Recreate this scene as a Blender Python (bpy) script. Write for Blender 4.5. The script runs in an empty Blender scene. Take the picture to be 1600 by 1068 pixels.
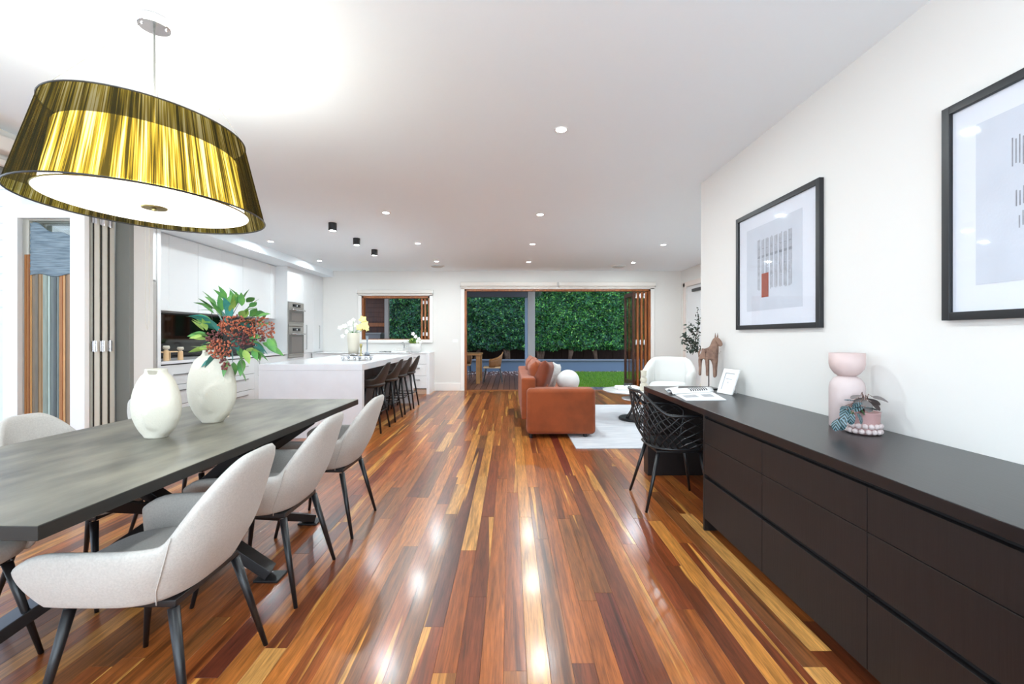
import bpy, bmesh, math, random
import numpy as np
from mathutils import Vector, Matrix, noise as mnoise

random.seed(7); RNG = np.random.default_rng(7)
SC = bpy.context.scene
COL = SC.collection
PI = math.pi

# ------------------------------------------------------------------ camera, world, light, exposure
CAMH = 1.2
cam = bpy.data.cameras.new('camera'); cam_o = bpy.data.objects.new('camera', cam); COL.objects.link(cam_o)
cam_o.location = (0, 0, CAMH); cam_o.rotation_euler = (PI/2, 0, 0)
cam.sensor_width = 36; cam.lens = 690/1600*36
cam.shift_x = 3/1600; cam.shift_y = -9.5/1600
cam.clip_start = 0.02; cam.clip_end = 200
SC.camera = cam_o

SC.view_settings.view_transform = 'Standard'
try: SC.view_settings.look = 'None'
except Exception: pass
SC.view_settings.gamma = 1; SC.view_settings.use_curve_mapping = False
SC.view_settings.exposure = 0.05
SC.cycles.use_denoising = True
SC.cycles.max_bounces = 12; SC.cycles.diffuse_bounces = 9; SC.cycles.glossy_bounces = 5
SC.cycles.transmission_bounces = 6; SC.cycles.transparent_max_bounces = 16
SC.cycles.sample_clamp_indirect = 6
SC.cycles.caustics_reflective = False; SC.cycles.caustics_refractive = False

world = bpy.data.worlds.new('dusk_sky'); SC.world = world; world.use_nodes = True
wn = world.node_tree.nodes; wl = world.node_tree.links; wn.clear()
wo = wn.new('ShaderNodeOutputWorld'); wb = wn.new('ShaderNodeBackground')
tc = wn.new('ShaderNodeTexCoord'); sx = wn.new('ShaderNodeSeparateXYZ'); cr = wn.new('ShaderNodeValToRGB')
cr.color_ramp.elements[0].position = 0.0; cr.color_ramp.elements[0].color = (0.82, 0.90, 1.0, 1)
cr.color_ramp.elements[1].position = 0.9; cr.color_ramp.elements[1].color = (0.42, 0.62, 1.0, 1)
wl.new(tc.outputs['Generated'], sx.inputs[0]); wl.new(sx.outputs['Z'], cr.inputs[0])
wl.new(cr.outputs[0], wb.inputs['Color']); wl.new(wb.outputs[0], wo.inputs[0])
wb.inputs['Strength'].default_value = 2.6

LAMP_COL = (0.85, 0.965, 1.0)
def area_light(name, loc, rot, sx_, sy_, power, col=(1, 1, 1), parent=None, shape='RECTANGLE', spread=PI):
    l = bpy.data.lights.new(name, 'AREA'); l.shape = shape; l.size = sx_
    if shape in ('RECTANGLE', 'ELLIPSE'): l.size_y = sy_
    l.energy = power; l.color = col; l.spread = spread
    o = bpy.data.objects.new(name, l); o.location = loc; o.rotation_euler = rot; COL.objects.link(o)
    if parent: o.parent = parent
    return o
# added fill lights tilted up at the ceiling, behind camera and outside left doors
area_light('rear_fill_light', (-0.6, -3.05, 1.35), (PI/2+1.1, 0, 0), 5.0, 2.2, 400, (0.74, 0.89, 1.0))
area_light('side_fill_light', (-4.6, 0.6, 1.6), (0, -PI/2-1.0, 0), 2.0, 3.4, 50, (0.74, 0.89, 1.0))
DOWN_W = 18.5

# ------------------------------------------------------------------ helpers
def C(r, g, b):
    f = lambda c: (c/255/12.92) if c/255 <= 0.04045 else (((c/255)+0.055)/1.055)**2.4
    return (f(r), f(g), f(b), 1.0)

class MB:
    def __init__(s): s.v = []; s.f = []
    def add(s, vs, fs):
        o = len(s.v); s.v += [tuple(p) for p in vs]; s.f += [tuple(i+o for i in f) for f in fs]; return s
    def box(s, x0, x1, y0, y1, z0, z1):
        return s.add([(x0,y0,z0),(x1,y0,z0),(x1,y1,z0),(x0,y1,z0),(x0,y0,z1),(x1,y0,z1),(x1,y1,z1),(x0,y1,z1)],
                     [(0,3,2,1),(4,5,6,7),(0,1,5,4),(1,2,6,5),(2,3,7,6),(3,0,4,7)])
    def bar(s, a, b, w, h=None, up=(0, 0, 1)):
        a = Vector(a); b = Vector(b); h = h or w; d = (b-a).normalized(); u = Vector(up)
        if abs(d.dot(u)) > 0.98: u = Vector((0, 1, 0))
        r = d.cross(u).normalized(); t = r.cross(d).normalized()
        vs = [p+r*sx*w/2+t*sy*h/2 for p in (a, b) for sx, sy in ((-1,-1),(1,-1),(1,1),(-1,1))]
        return s.add(vs, [(3,2,1,0),(4,5,6,7),(0,1,5,4),(1,2,6,5),(2,3,7,6),(3,0,4,7)])
    def tube(s, pts, rad, n=8, cap=True, flat=1.0):
        pts = [Vector(p) for p in pts]
        R = rad if hasattr(rad, '__len__') else [rad]*len(pts)
        vs = []; prev = None
        for i, p in enumerate(pts):
            d = (pts[min(i+1, len(pts)-1)]-pts[max(i-1, 0)]).normalized()
            if prev is None:
                u = Vector((0, 0, 1)) if abs(d.z) < 0.9 else Vector((1, 0, 0))
                r = d.cross(u).normalized()
            else:
                r = (prev-d*prev.dot(d)).normalized()
            prev = r; t = d.cross(r)
            for k in range(n):
                a = 2*PI*k/n; vs.append(p+(r*math.cos(a)+t*math.sin(a)*flat)*R[i])
        fs = [(i*n+k, i*n+(k+1) % n, (i+1)*n+(k+1) % n, (i+1)*n+k) for i in range(len(pts)-1) for k in range(n)]
        if cap: fs += [tuple(range(n-1, -1, -1)), tuple((len(pts)-1)*n+k for k in range(n))]
        return s.add(vs, fs)
    def lathe(s, prof, c=(0, 0, 0), n=24, sx=1.0, sy=1.0, cap=True):
        vs = []; fs = []; m = len(prof)
        for (r, z) in prof:
            for k in range(n):
                a = 2*PI*k/n; vs.append((c[0]+r*sx*math.cos(a), c[1]+r*sy*math.sin(a), c[2]+z))
        for i in range(m-1):
            for k in range(n): fs.append((i*n+k, i*n+(k+1) % n, (i+1)*n+(k+1) % n, (i+1)*n+k))
        if cap and prof[0][0] > 1e-3: fs.append(tuple(range(n-1, -1, -1)))
        if cap and prof[-1][0] > 1e-3: fs.append(tuple((m-1)*n+k for k in range(n)))
        return s.add(vs, fs)
    def disc(s, c, r, h, n=24): return s.lathe([(r, 0), (r, h)], c, n)
    def ball(s, c, r, n=10, m=6, sz=1.0):
        prof = [(r*math.sin(PI*i/m)+(1e-4 if i in (0, m) else 0), -r*sz*math.cos(PI*i/m)) for i in range(m+1)]
        return s.lathe(prof, c, n)
    def grid(s, P, closed_u=False):
        nu = len(P); nv = len(P[0]); vs = [p for row in P for p in row]; fs = []
        for i in range(nu if closed_u else nu-1):
            for j in range(nv-1):
                a = i*nv+j; b = ((i+1) % nu)*nv+j; fs.append((a, b, b+1, a+1))
        return s.add(vs, fs)

def world_loc(p):
    t = Vector((0, 0, 0))
    while p is not None: t = t+p.location; p = p.parent
    return t
def link(name, me, parent=None):
    o = bpy.data.objects.new(name, me); COL.objects.link(o)
    if parent is not None: o.parent = parent
    return o
def obj(name, mb, mat, parent=None, smooth=False, bevel=0, sub=0, loc=None, kind=None, label=None, seg=2, solid=0):
    """mesh built in world coordinates; stored relative to its parent (or to loc)"""
    off = world_loc(parent) if parent is not None else Vector(loc if loc else (0, 0, 0))
    me = bpy.data.meshes.new(name)
    me.from_pydata([(v[0]-off.x, v[1]-off.y, v[2]-off.z) for v in mb.v], [], mb.f); me.update()
    bm = bmesh.new(); bm.from_mesh(me); bmesh.ops.recalc_face_normals(bm, faces=bm.faces); bm.to_mesh(me); bm.free()
    if mat: me.materials.append(mat)
    if smooth: me.polygons.foreach_set('use_smooth', [True]*len(me.polygons))
    o = link(name, me, parent)
    if parent is None: o.location = off
    if solid:
        m = o.modifiers.new('solid', 'SOLIDIFY'); m.thickness = solid; m.offset = 0
    if bevel:
        m = o.modifiers.new('bevel', 'BEVEL'); m.width = bevel; m.segments = seg; m.limit_method = 'ANGLE'; m.angle_limit = 0.6
        me.polygons.foreach_set('use_smooth', [True]*len(me.polygons))
        m.harden_normals = False
        w = o.modifiers.new('wn', 'WEIGHTED_NORMAL'); w.keep_sharp = False
    if sub:
        m = o.modifiers.new('sub', 'SUBSURF'); m.levels = sub; m.render_levels = sub
        me.polygons.foreach_set('use_smooth', [True]*len(me.polygons))
    if kind: o['kind'] = kind
    if label: o['label'] = label
    return o
def boxo(name, b, mat, parent=None, bevel=0, **k): return obj(name, MB().box(*b), mat, parent, bevel=bevel, **k)
def tag(o, label, cat, group=None):
    o['label'] = label; o['category'] = cat
    if group: o['group'] = group
    return o
def thing(name, loc, label, cat, group=None, rz=0):
    o = bpy.data.objects.new(name, None); COL.objects.link(o); o.location = loc; o.rotation_euler = (0, 0, rz)
    o.empty_display_size = 0.1
    return tag(o, label, cat, group)
def single(name, mb, mat, loc, label, cat, group=None, **k):
    return tag(obj(name, mb, mat, None, loc=loc, **k), label, cat, group)
def struct(name, mb, mat, **k): return obj(name, mb, mat, kind='structure', **k)
def copy_tree(src, parent=None):
    c = src.copy(); COL.objects.link(c)
    if parent is not None: c.parent = parent
    for ch in list(src.children): copy_tree(ch, c)
    return c
def dup(src, loc, rz, label=None):
    c = copy_tree(src); c.location = loc; c.rotation_euler = (0, 0, rz)
    if label: c['label'] = label
    return c

# ------------------------------------------------------------------ materials
def mat(name, col, rough=0.5, metal=0.0, noise=0.0, nscale=30, stretch=(1, 1, 1), bump=0.0, bscale=200, emit=None, estr=0,
        coat=0.0, sheen=0.0, spec=0.5, col2=None, sub=0.0, alpha=None):
    m = bpy.data.materials.new(name); m.use_nodes = True; N = m.node_tree.nodes; L = m.node_tree.links
    b = N['Principled BSDF']; col = tuple(col) if len(col) == 4 else tuple(col)+(1,)
    b.inputs['Base Color'].default_value = col; b.inputs['Roughness'].default_value = rough
    b.inputs['Metallic'].default_value = metal; b.inputs['Specular IOR Level'].default_value = spec
    b.inputs['Coat Weight'].default_value = coat; b.inputs['Coat Roughness'].default_value = 0.08
    b.inputs['Sheen Weight'].default_value = sheen
    t = N.new('ShaderNodeTexCoord'); mp = N.new('ShaderNodeMapping'); mp.inputs['Scale'].default_value = stretch
    L.new(t.outputs['Object'], mp.inputs[0])
    n = N.new('ShaderNodeTexNoise'); n.inputs['Scale'].default_value = nscale; n.inputs['Detail'].default_value = 5
    L.new(mp.outputs[0], n.inputs['Vector'])
    mx = N.new('ShaderNodeMix'); mx.data_type = 'RGBA'
    c2 = tuple(col2) if col2 else tuple(c*(1-noise) for c in col[:3])+(1,)
    mx.inputs[6].default_value = col; mx.inputs[7].default_value = c2
    rm = N.new('ShaderNodeMapRange'); rm.inputs[1].default_value = 0.35; rm.inputs[2].default_value = 0.68
    L.new(n.outputs['Fac'], rm.inputs[0]); L.new(rm.outputs[0], mx.inputs[0]); L.new(mx.outputs[2], b.inputs['Base Color'])
    if bump:
        n2 = N.new('ShaderNodeTexNoise'); n2.inputs['Scale'].default_value = bscale; n2.inputs['Detail'].default_value = 3
        L.new(mp.outputs[0], n2.inputs['Vector'])
        bp = N.new('ShaderNodeBump'); bp.inputs['Strength'].default_value = bump; bp.inputs['Distance'].default_value = 0.002
        L.new(n2.outputs['Fac'], bp.inputs['Height']); L.new(bp.outputs[0], b.inputs['Normal'])
    if estr:
        b.inputs['Emission Color'].default_value = tuple(emit or col)[:3]+(1,); b.inputs['Emission Strength'].default_value = estr
    return m
def glass_mat(name, tint=(0.95, 0.97, 0.97), refl=1.0, rough=0.02):
    m = bpy.data.materials.new(name); m.use_nodes = True; N = m.node_tree.nodes; L = m.node_tree.links; N.clear()
    o = N.new('ShaderNodeOutputMaterial'); tr = N.new('ShaderNodeBsdfTransparent'); gl = N.new('ShaderNodeBsdfGlossy')
    tr.inputs[0].default_value = tuple(tint)+(1,); gl.inputs['Roughness'].default_value = rough
    lw = N.new('ShaderNodeLayerWeight'); lw.inputs[0].default_value = 0.5
    fr = N.new('ShaderNodeMath'); fr.operation = 'POWER'; fr.inputs[1].default_value = 5.0; L.new(lw.outputs['Facing'], fr.inputs[0])
    mu = N.new('ShaderNodeMath'); mu.operation = 'MULTIPLY_ADD'; mu.inputs[1].default_value = refl*0.9; mu.inputs[2].default_value = 0.035*refl
    mx = N.new('ShaderNodeMixShader'); L.new(fr.outputs[0], mu.inputs[0]); L.new(mu.outputs[0], mx.inputs[0])
    L.new(tr.outputs[0], mx.inputs[1]); L.new(gl.outputs[0], mx.inputs[2]); L.new(mx.outputs[0], o.inputs[0])
    return m
def tone_mat(name, rough=0.4, spec=0.5, grain=None, bump=0.0, transl=0.0, coat=0.0, gscale=(30, 2, 30), gamount=0.35, waviness=0.0, sap=False):
    """colour from the face attribute 'tone' with procedural grain"""
    m = bpy.data.materials.new(name); m.use_nodes = True; N = m.node_tree.nodes; L = m.node_tree.links
    b = N['Principled BSDF']; b.inputs['Roughness'].default_value = rough; b.inputs['Specular IOR Level'].default_value = spec
    b.inputs['Coat Weight'].default_value = coat; b.inputs['Coat Roughness'].default_value = 0.15
    at = N.new('ShaderNodeAttribute'); at.attribute_name = 'tone'
    if transl:
        b.inputs['Subsurface Weight'].default_value = 0.0
    if grain:
        sd = N.new('ShaderNodeAttribute'); sd.attribute_name = 'seed'
        g = N.new('ShaderNodeNewGeometry'); mp = N.new('ShaderNodeMapping'); mp.inputs['Scale'].default_value = gscale
        ad = N.new('ShaderNodeVectorMath'); ad.operation = 'ADD'
        L.new(g.outputs['Position'], ad.inputs[0]); 
        cx = N.new('ShaderNodeCombineXYZ'); L.new(sd.outputs['Fac'], cx.inputs[2]); 
        L.new(cx.outputs[0], ad.inputs[1]); L.new(ad.outputs[0], mp.inputs[0])
        n = N.new('ShaderNodeTexNoise'); n.inputs['Scale'].default_value = 1.0; n.inputs['Detail'].default_value = 7
        n.inputs['Roughness'].default_value = 0.62; n.inputs['Distortion'].default_value = 0.8
        L.new(mp.outputs[0], n.inputs['Vector'])
        rm = N.new('ShaderNodeMapRange'); rm.inputs[1].default_value = 0.3; rm.inputs[2].default_value = 0.7
        rm.inputs[3].default_value = 1-gamount; rm.inputs[4].default_value = 1+gamount*0.6
        L.new(n.outputs['Fac'], rm.inputs[0])
        # fine pores
        mp3 = N.new('ShaderNodeMapping'); mp3.inputs['Scale'].default_value = tuple(s*5 for s in gscale)
        L.new(ad.outputs[0], mp3.inputs[0])
        n3 = N.new('ShaderNodeTexNoise'); n3.inputs['Scale'].default_value = 1.0; n3.inputs['Detail'].default_value = 3
        L.new(mp3.outputs[0], n3.inputs['Vector'])
        rm3 = N.new('ShaderNodeMapRange'); rm3.inputs[1].default_value = 0.3; rm3.inputs[2].default_value = 0.6
        rm3.inputs[3].default_value = 1-gamount*0.6; rm3.inputs[4].default_value = 1.05
        L.new(n3.outputs['Fac'], rm3.inputs[0])
        mm = N.new('ShaderNodeMath'); mm.operation = 'MULTIPLY'; L.new(rm.outputs[0], mm.inputs[0]); L.new(rm3.outputs[0], mm.inputs[1])
        vm = N.new('ShaderNodeVectorMath'); vm.operation = 'SCALE'
        L.new(at.outputs['Color'], vm.inputs[0]); L.new(mm.outputs[0], vm.inputs['Scale'])
        last = vm.outputs[0]
        if sap:   # streaks of pale sapwood and dark heart running along the boards
            mp4 = N.new('ShaderNodeMapping'); mp4.inputs['Scale'].default_value = (13, 0.42, 13)
            L.new(ad.outputs[0], mp4.inputs[0])
            n4 = N.new('ShaderNodeTexNoise'); n4.inputs['Scale'].default_value = 1.0; n4.inputs['Detail'].default_value = 2
            n4.inputs['Distortion'].default_value = 0.3
            L.new(mp4.outputs[0], n4.inputs['Vector'])
            r4 = N.new('ShaderNodeMapRange'); r4.inputs[1].default_value = 0.645; r4.inputs[2].default_value = 0.665
            L.new(n4.outputs['Fac'], r4.inputs[0])
            x4 = N.new('ShaderNodeMix'); x4.data_type = 'RGBA'; L.new(r4.outputs[0], x4.inputs[0]); L.new(last, x4.inputs[6])
            vs = N.new('ShaderNodeVectorMath'); vs.operation = 'SCALE'; vs.inputs[0].default_value = C(206, 144, 68)[:3]
            L.new(mm.outputs[0], vs.inputs['Scale']); L.new(vs.outputs[0], x4.inputs[7])
            r5 = N.new('ShaderNodeMapRange'); r5.inputs[1].default_value = 0.36; r5.inputs[2].default_value = 0.30
            L.new(n4.outputs['Fac'], r5.inputs[0])
            x5 = N.new('ShaderNodeMix'); x5.data_type = 'RGBA'; L.new(r5.outputs[0], x5.inputs[0]); L.new(x4.outputs[2], x5.inputs[6])
            v5 = N.new('ShaderNodeVectorMath'); v5.operation = 'MULTIPLY'; v5.inputs[1].default_value = (0.45, 0.38, 0.36)
            L.new(x4.outputs[2], v5.inputs[0]); L.new(v5.outputs[0], x5.inputs[7])
            last = x5.outputs[2]
        L.new(last, b.inputs['Base Color'])
        if bump:
            bp = N.new('ShaderNodeBump'); bp.inputs['Strength'].default_value = bump; bp.inputs['Distance'].default_value = 0.001
            L.new(n3.outputs['Fac'], bp.inputs['Height']); nrm = bp.outputs[0]
            if waviness:
                nw = N.new('ShaderNodeTexNoise'); nw.inputs['Scale'].default_value = 1.0; nw.inputs['Detail'].default_value = 2
                mw = N.new('ShaderNodeMapping'); mw.inputs['Scale'].default_value = (22, 9, 9)
                L.new(ad.outputs[0], mw.inputs[0]); L.new(mw.outputs[0], nw.inputs['Vector'])
                b2 = N.new('ShaderNodeBump'); b2.inputs['Strength'].default_value = waviness; b2.inputs['Distance'].default_value = 0.01
                L.new(nw.outputs['Fac'], b2.inputs['Height']); L.new(bp.outputs[0], b2.inputs['Normal']); nrm = b2.outputs[0]
            L.new(nrm, b.inputs['Normal'])
            if coat: L.new(nrm, b.inputs['Coat Normal'])
    else:
        L.new(at.outputs['Color'], b.inputs['Base Color'])
    if transl:
        o = N['Material Output']; t = N.new('ShaderNodeBsdfTranslucent'); L.new(at.outputs['Color'], t.inputs[0])
        mx = N.new('ShaderNodeMixShader'); mx.inputs[0].default_value = transl
        L.new(b.outputs[0], mx.inputs[1]); L.new(t.outputs[0], mx.inputs[2]); L.new(mx.outputs[0], o.inputs[0])
    return m

M = {}
M['wall'] = mat('wall_paint', C(226, 224, 220), 0.75, bump=0.05, bscale=300)
M['ceil'] = mat('ceiling_paint', C(241, 249, 254), 0.8)
M['trim'] = mat('trim_paint', C(238, 236, 232), 0.4)
M['blind'] = mat('blind_fabric', C(226, 221, 214), 0.7)
M['cab'] = mat('white_cabinet', C(228, 229, 230), 0.28)
M['gap'] = mat('shadow_gap', C(60, 60, 60), 0.8)
M['quartz'] = mat('quartz', C(230, 231, 234), 0.12, noise=0.04, nscale=6)
M['steel'] = mat('steel', C(170, 170, 170), 0.3, 1.0)
M['chrome'] = mat('chrome', C(225, 225, 228), 0.12, 1.0)
M['ovenmetal'] = mat('oven_metal', C(172, 168, 162), 0.4, 0.7)
M['blackglass'] = mat('black_glass', C(14, 12, 12), 0.05, spec=0.6)
M['ovenglass'] = mat('oven_glass', C(92, 88, 84), 0.15)
M['darkwood'] = mat('dark_stained_veneer', C(24, 18, 18), 0.45, noise=0.4, nscale=1.0, stretch=(60, 60, 3), bump=0.15, bscale=3)
M['darktop'] = mat('dark_desk_top', C(23, 22, 24), 0.28, noise=0.3, nscale=1.0, stretch=(40, 2.5, 40), bump=0.1, bscale=3)
M['blackgap'] = mat('black_recess', C(12, 12, 14), 0.6)
M['black'] = mat('black_metal', C(24, 24, 26), 0.35, spec=0.5)
M['blackframe'] = mat('black_frame', C(26, 27, 30), 0.4)
M['mat_board'] = mat('mat_board', C(232, 234, 240), 0.8)
M['art_paper'] = mat('art_paper', C(215, 219, 226), 0.8, noise=0.08, nscale=6, bump=0.3, bscale=120)
M['pencil'] = mat('pencil_grey', C(182, 184, 190), 0.9, noise=0.3, nscale=30)
M['pencil2'] = mat('pencil_dark', C(160, 162, 168), 0.9, noise=0.3, nscale=30)
M['redblock'] = mat('rust_red_paint', C(166, 84, 66), 0.9, noise=0.15, nscale=40)
M['fabric'] = mat('chair_fabric', C(190, 185, 178), 0.92, noise=0.13, nscale=160, stretch=(1, 1, 1), bump=0.55, bscale=420, sheen=0.2)
M['velvet'] = mat('rust_velvet', C(148, 70, 27), 0.85, noise=0.30, nscale=5, sheen=0.12, bump=0.1, bscale=30)
M['velvet2'] = mat('rust_velvet_pillow', C(120, 52, 20), 0.8, noise=0.3, nscale=7, sheen=0.12)
M['boucle'] = mat('white_boucle', C(222, 222, 220), 0.95, bump=0.8, bscale=160)
M['leather'] = mat('brown_black_leather', C(52, 45, 41), 0.5, noise=0.2, nscale=20, bump=0.2, bscale=100)
M['tabletop'] = mat('dark_grey_timber_top', C(132, 127, 112), 0.40, noise=0.0, col2=C(86, 84, 76), nscale=1.6, stretch=(5, 1.6, 5), bump=0.4, bscale=6)
M['ceramic'] = mat('rough_white_ceramic', C(206, 200, 184), 0.85, bump=0.8, bscale=110)
M['rug'] = mat('pale_rug', C(214, 216, 220), 0.95, noise=0.0, col2=C(186, 190, 198), nscale=1.0, stretch=(3, 30, 3), bump=0.5, bscale=40)
M['marble'] = mat('white_marble', C(238, 238, 238), 0.12, noise=0.08, nscale=5)
M['timber'] = mat('oiled_timber', C(168, 98, 44), 0.4, noise=0.0, col2=C(120, 64, 28), nscale=1.0, stretch=(40, 40, 2), bump=0.1, bscale=4)
M['timber_dark'] = mat('dark_timber', C(92, 48, 28), 0.45, noise=0.0, col2=C(56, 30, 20), nscale=1.0, stretch=(40, 40, 2))
M['glass'] = glass_mat('clear_glass')
M['artglass'] = glass_mat('picture_glass', (0.985, 0.99, 1.0), 0.8, 0.03)
M['bluesteel'] = mat('painted_blue_grey', C(106, 124, 142), 0.7)
M['greypost'] = mat('post_paint', C(176, 172, 168), 0.6)
M['greybeam'] = mat('beam_paint', C(92, 98, 108), 0.6)
M['roofing'] = mat('corrugated_roofing', C(150, 152, 160), 0.4, 0.3)
M['pink'] = mat('pink_ceramic', C(200, 184, 182), 0.6)
M['pinkdark'] = mat('dusty_pink_glaze', C(176, 138, 136), 0.4)
M['horsewood'] = mat('weathered_wood', C(150, 118, 100), 0.8, noise=0.0, col2=C(112, 84, 72), nscale=18, stretch=(1, 1, 1), bump=0.5, bscale=60)
M['stud'] = mat('dark_stud', C(60, 52, 50), 0.5, 0.6)
M['paper'] = mat('white_paper', C(238, 238, 238), 0.7)
M['ink'] = mat('printed_ink', C(70, 70, 74), 0.7, noise=0.5, nscale=80)
M['inkgrey'] = mat('printed_grey', C(190, 192, 196), 0.7, noise=0.3, nscale=60)
M['lightwood'] = mat('light_wood', C(222, 186, 142), 0.5)
M['brass'] = mat('brass', C(176, 164, 108), 0.35, 1.0)
M['lawn'] = mat('lawn_soil', C(70, 110, 40), 0.95, noise=0.4, nscale=8)
M['fence'] = mat('fence_timber', C(62, 40, 30), 0.8, noise=0.3, nscale=3, stretch=(10, 10, 1))
M['soil'] = mat('garden_soil', C(60, 46, 38), 0.95, noise=0.3, nscale=10)
M['bark'] = mat('bark', C(120, 96, 80), 0.9, noise=0.4, nscale=12, bump=0.5, bscale=40)
M['weather'] = mat('weatherboard_paint', C(228, 230, 236), 0.6)
M['alu'] = mat('putty_door_paint', C(224, 220, 208), 0.5)
M['seal'] = mat('door_seal', C(40, 36, 32), 0.7)
M['jamb'] = mat('grey_jamb', C(120, 120, 114), 0.6)
M['leafgrey'] = mat('olive_leaf', C(58, 72, 60), 0.6, noise=0.3, nscale=10)
M['stemdark'] = mat('dark_twig', C(66, 54, 46), 0.8)
M['leafgreen'] = mat('nandina_leaf', C(104, 156, 72), 0.5, noise=0.0, col2=C(56, 122, 76), nscale=14)
M['leafblue'] = mat('blue_green_leaf', C(60, 138, 130), 0.5, noise=0.0, col2=C(36, 92, 74), nscale=14)
M['leaflime'] = mat('lime_leaf', C(168, 190, 96), 0.5, noise=0.0, col2=C(112, 156, 74), nscale=14)
M['berry'] = mat('copper_berry', C(190, 104, 66), 0.45, noise=0.0, col2=C(96, 44, 44), nscale=45)
M['berrydark'] = mat('plum_berry', C(132, 70, 62), 0.45, noise=0.0, col2=C(68, 36, 44), nscale=45)
M['petalwhite'] = mat('white_petal', C(244, 244, 240), 0.6)
M['petalyellow'] = mat('yellow_petal', C(242, 230, 150), 0.6)
M['plastic'] = mat('white_plastic', C(236, 236, 234), 0.4)
M['toast'] = mat('toe_kick', C(200, 170, 148), 0.5)
M['cane'] = mat('woven_cane', C(150, 104, 62), 0.6, noise=0.3, nscale=60)
M['outdoorwood'] = mat('outdoor_table_wood', C(186, 134, 78), 0.5, noise=0.2, nscale=10)
M['floorbase'] = mat('floor_underlay', C(70, 38, 20), 0.8)
M['deckbase'] = mat('deck_void', C(20, 14, 12), 0.9)
M['lamp_white'] = mat('lit_diffuser', (1, 1, 1), 0.5, emit=(1.0, 0.985, 0.94), estr=1.7)
M['led'] = mat('led_disc', (1, 1, 1), 0.5, emit=(1, 0.98, 0.95), estr=14)
M['floor'] = tone_mat('mixed_hardwood_boards', 0.30, 0.4, grain=True, bump=0.12, coat=0.3, gscale=(38, 2.0, 38), gamount=0.55, waviness=0.022, sap=True)
M['deck'] = tone_mat('deck_boards', 0.5, 0.4, grain=True, bump=0.1, gscale=(30, 2, 30), gamount=0.2)
M['leaves'] = tone_mat('hedge_leaves', 0.35, 0.5, transl=0.25)
M['grass'] = tone_mat('grass_blades', 0.6, 0.3, transl=0.3)
M['pebble'] = tone_mat('pebbles', 0.8, 0.3)
M['slat'] = tone_mat('striped_boards', 0.5, 0.4, grain=True, bump=0.05, gscale=(30, 30, 2), gamount=0.2)

def set_tone(me, cols, seeds=None):
    a = me.attributes.new('tone', 'FLOAT_COLOR', 'FACE')
    a.data.foreach_set('color', np.asarray(cols, dtype=np.float32).ravel())
    if seeds is not None:
        s = me.attributes.new('seed', 'FLOAT', 'FACE'); s.data.foreach_set('value', np.asarray(seeds, dtype=np.float32))

# ------------------------------------------------------------------ room shell
HC = 2.62; XR = 1.78; XR2 = 3.75; YF = 9.68; XL = -3.5; XK = -4.7; YB = -3.0; DR = 4.12
PW = 0.0835
floor = struct('floor', MB().box(XK, XR2, YB, YF, -0.06, -0.02), M['floorbase'])
PAL = [(C(188, 112, 50), 6), (C(174, 96, 42), 7), (C(156, 82, 36), 6), (C(140, 68, 34), 4), (C(120, 60, 32), 2.5), (C(138, 82, 42), 3),
       (C(200, 132, 62), 2.2), (C(214, 154, 84), 0.9), (C(156, 92, 44), 4), (C(116, 54, 34), 1.2)]
pc = [p[0] for p in PAL]; pw = np.array([p[1] for p in PAL], float); pw /= pw.sum()
planks = []
x = XK; row = 0
while x < XR2-0.01:
    x1 = min(x+PW, XR2); y = YB-random.random()*1.2
    while y < YF:
        ln = random.choice((0.6, 0.9, 1.3, 1.8, 2.3, 2.9)); y1 = min(y+ln, YF)
        ya = max(y, YB)
        if y1 > ya+0.02:
            c = pc[RNG.choice(len(pc), p=pw)]; j = 0.80+0.18*random.random()
            planks.append([x, x1, ya, y1, (c[0]*j, c[1]*j, c[2]*j, 1), random.random()*40])
        y += ln
    x = x1; row += 1
def special(xa, ya, yb, col):   # boards whose tone stands out in the photograph
    for p in planks:
        if p[0] <= xa < p[1] and p[2] < yb and p[3] > ya:
            if (min(p[3], yb)-max(p[2], ya)) > 0.5*(p[3]-p[2]): p[4] = tuple(c*0.85 for c in col[:3])+(1,)
def fp(px, py): d = 690*CAMH/(py-524.5); return (px-797)/690*d, d
for (px, pyt, pyb, col) in ((820, 858, 1040, C(222, 164, 98)), (610, 1005, 1068, C(216, 156, 84)), (812, 720, 750, C(216, 160, 90)),
                            (880, 735, 860, C(222, 160, 84)), (905, 940, 990, C(110, 46, 34)), (960, 930, 1060, C(116, 54, 36)),
                            (775, 840, 1060, C(118, 74, 50)), (745, 700, 780, C(110, 58, 42)), (705, 750, 810, C(214, 154, 86)),
                            (990, 700, 790, C(206, 138, 66)), (1090, 840, 1000, C(188, 116, 54)), (1030, 940, 1000, C(120, 50, 34)),
                            (870, 660, 760, C(120, 50, 36)), (840, 660, 700, C(150, 80, 44))):
    xa, yb = fp(px, pyt); xb, ya = fp(px, pyb); special((xa+xb)/2, ya, yb, col)
def score(p):
    ya = max(p[2], 1.3); yb = p[3]
    if yb <= ya+0.03: return 0
    xc = (p[0]+p[1])/2; vis = 0
    for k in range(8):
        y_ = ya+(yb-ya)*(k+0.5)/8; px = 797+690*xc/y_
        if not (-5 < px < 1605): continue
        if xc > 1.14 and y_ < 4.0 and not (2.75 < y_ < 3.75): continue
        if xc < -1.75 and y_ > 5.1: continue
        vis += 690*PW/y_*690*CAMH*(yb-ya)/8/y_**2
    return vis
planks.sort(key=lambda p: -score(p))
G = 0.00025
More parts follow.
